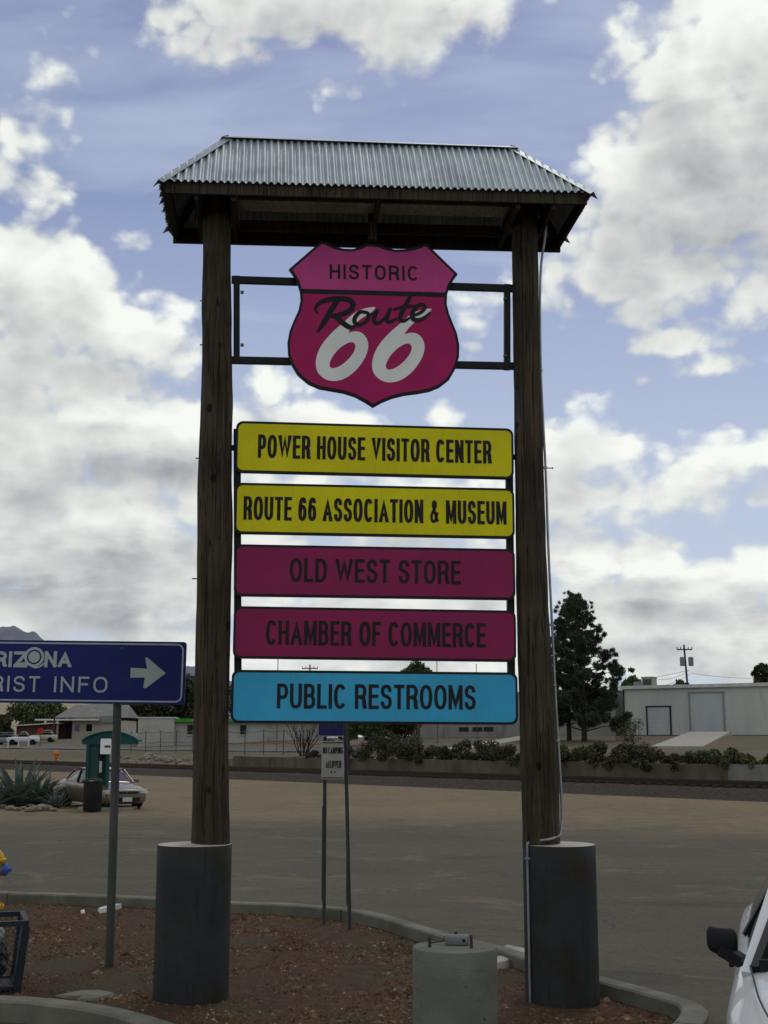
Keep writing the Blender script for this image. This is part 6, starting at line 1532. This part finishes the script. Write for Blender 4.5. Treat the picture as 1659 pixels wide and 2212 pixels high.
# chain link fence along the terrace
m_fence = mat("fence_grey", (0.12, 0.12, 0.115), None, 4, 0.6, .4)
r0 = (292 - CX) / F; r1 = (705 - CX) / F; dF = 57.2
s0_ = ds(r0 * dF / (TN.x * r0 + TN.y), dF / (TN.x * r0 + TN.y))[1]; s1_ = ds(r1 * dF / (TN.x * r1 + TN.y), dF / (TN.x * r1 + TN.y))[1]
x, y = dn(dF, s0_); fe = thing('chain_link_fence', 'sagging chain link fence on the bank behind the railway', 'fence', (x, y, terr(dF, s0_)), math.atan2(TD.y, TD.x)); Lf = s1_ - s0_; nP = 11
zt_ = lambda q: terr(dF, s0_ + q) - fe.location.z
for k in range(nP + 1):
    q = Lf * k / nP; bm = BM(); tube(bm, [(q, 0, zt_(q) - .2), (q + .04 * math.sin(k * 3), 0, zt_(q) + 1.95)], .04, 6); obj('post', bm, m_fence, fe)
for hgt in (1.85, 0.95):
    bm = BM(); tube(bm, [(Lf * k / 44, 0, zt_(Lf * k / 44) + hgt - .10 * abs(math.sin(k * math.pi / 4))) for k in range(45)], .02, 4, False); obj('rail', bm, m_fence, fe)
bm = BM()
for k in range(int(Lf / .35)):
    q = k * .35; zq = zt_(q)
    for sg in (0, 1): tube(bm, [(q + sg * 1.1, 0, zq + .05), (q + (1 - sg) * 1.1, 0, zq + 1.75)], .004, 3, False)
obj('wire_mesh', bm, m_fence, fe)
# low white yard posts
for i, x in enumerate((18, 40, 62)):
    b_ = base_at(x, 150); bm = BM(); box(bm, (0, 0, .5), (.12, .12, 1.1), bevel=.02); box(bm, (0, 0, 1.08), (.16, .16, .06)); o = obj('yard_post', bm, m_cop); o.location = b_; tag(o, 'short white post along the yard at the left edge', 'post', 'white posts along the yard')

# ------------------------------------------------------------------ hills and mountains
def ridge(nm, pts_px, Y, depth, m, seed, rough, zb=-20):
    X = []; n = 160; xs = np.linspace(pts_px[0][0], pts_px[-1][0], n); ys = np.interp(xs, [q[0] for q in pts_px], [q[1] for q in pts_px]); vs = []; fs = []; M_ = 14
    for i, (x, y) in enumerate(zip(xs, ys)):
        p_ = at_y(x, y, Y)
        for j in range(M_ + 1):
            v = j / M_ * 2 - 1; f = 1 - abs(v) ** 1.1; zz_ = zb + (p_.z - zb) * f
            if 0 < f < 1 or rough: zz_ += (p_.z - zb) * rough * mnoise.fractal(Vector((i * .11, j * .55, seed)), 1.0, 2.0, 4) * (0.35 + f)
            vs.append((p_.x * (1 + v * depth / Y), Y + v * depth, zz_))
        if i:
            for j in range(M_): fs.append(((i - 1) * (M_ + 1) + j, (i - 1) * (M_ + 1) + j + 1, i * (M_ + 1) + j + 1, i * (M_ + 1) + j))
    o = pyd(nm, vs, fs, m, smooth=R(40)); o['kind'] = 'structure'; return o
m_mtn = mat("hazed_mountain_rock", (0.170, 0.178, 0.235), (0.125, 0.132, 0.18), 0.004, 0.95, detail=8); m_hill = mat("hill_sand", (0.34, 0.29, 0.19), (0.26, 0.22, 0.15), 0.02, 0.95, detail=7); m_mtn2 = mat("hazed_far_mountain_rock", (0.165, 0.18, 0.24), None, 0.003, 0.95, detail=7)  # distance haze is put into both bluish mountain colours
ridge('mountain', [(-420, 1440), (-250, 1400), (-120, 1380), (-40, 1362), (10, 1350), (30, 1350), (48, 1360), (62, 1368), (75, 1368), (92, 1380), (125, 1400), (180, 1425), (260, 1455), (380, 1500)], 9000, 2200, m_mtn, 2, 0.025)
ridge('far_mountain', [(250, 1470), (330, 1448), (395, 1438), (425, 1440), (480, 1462), (560, 1500), (700, 1530)], 12000, 2000, m_mtn2, 5, 0.02)
ridge('hill', [(-500, 1500), (-200, 1495), (0, 1505), (120, 1512), (240, 1530), (400, 1560)], 1600, 500, m_hill, 7, 0.05, 0)
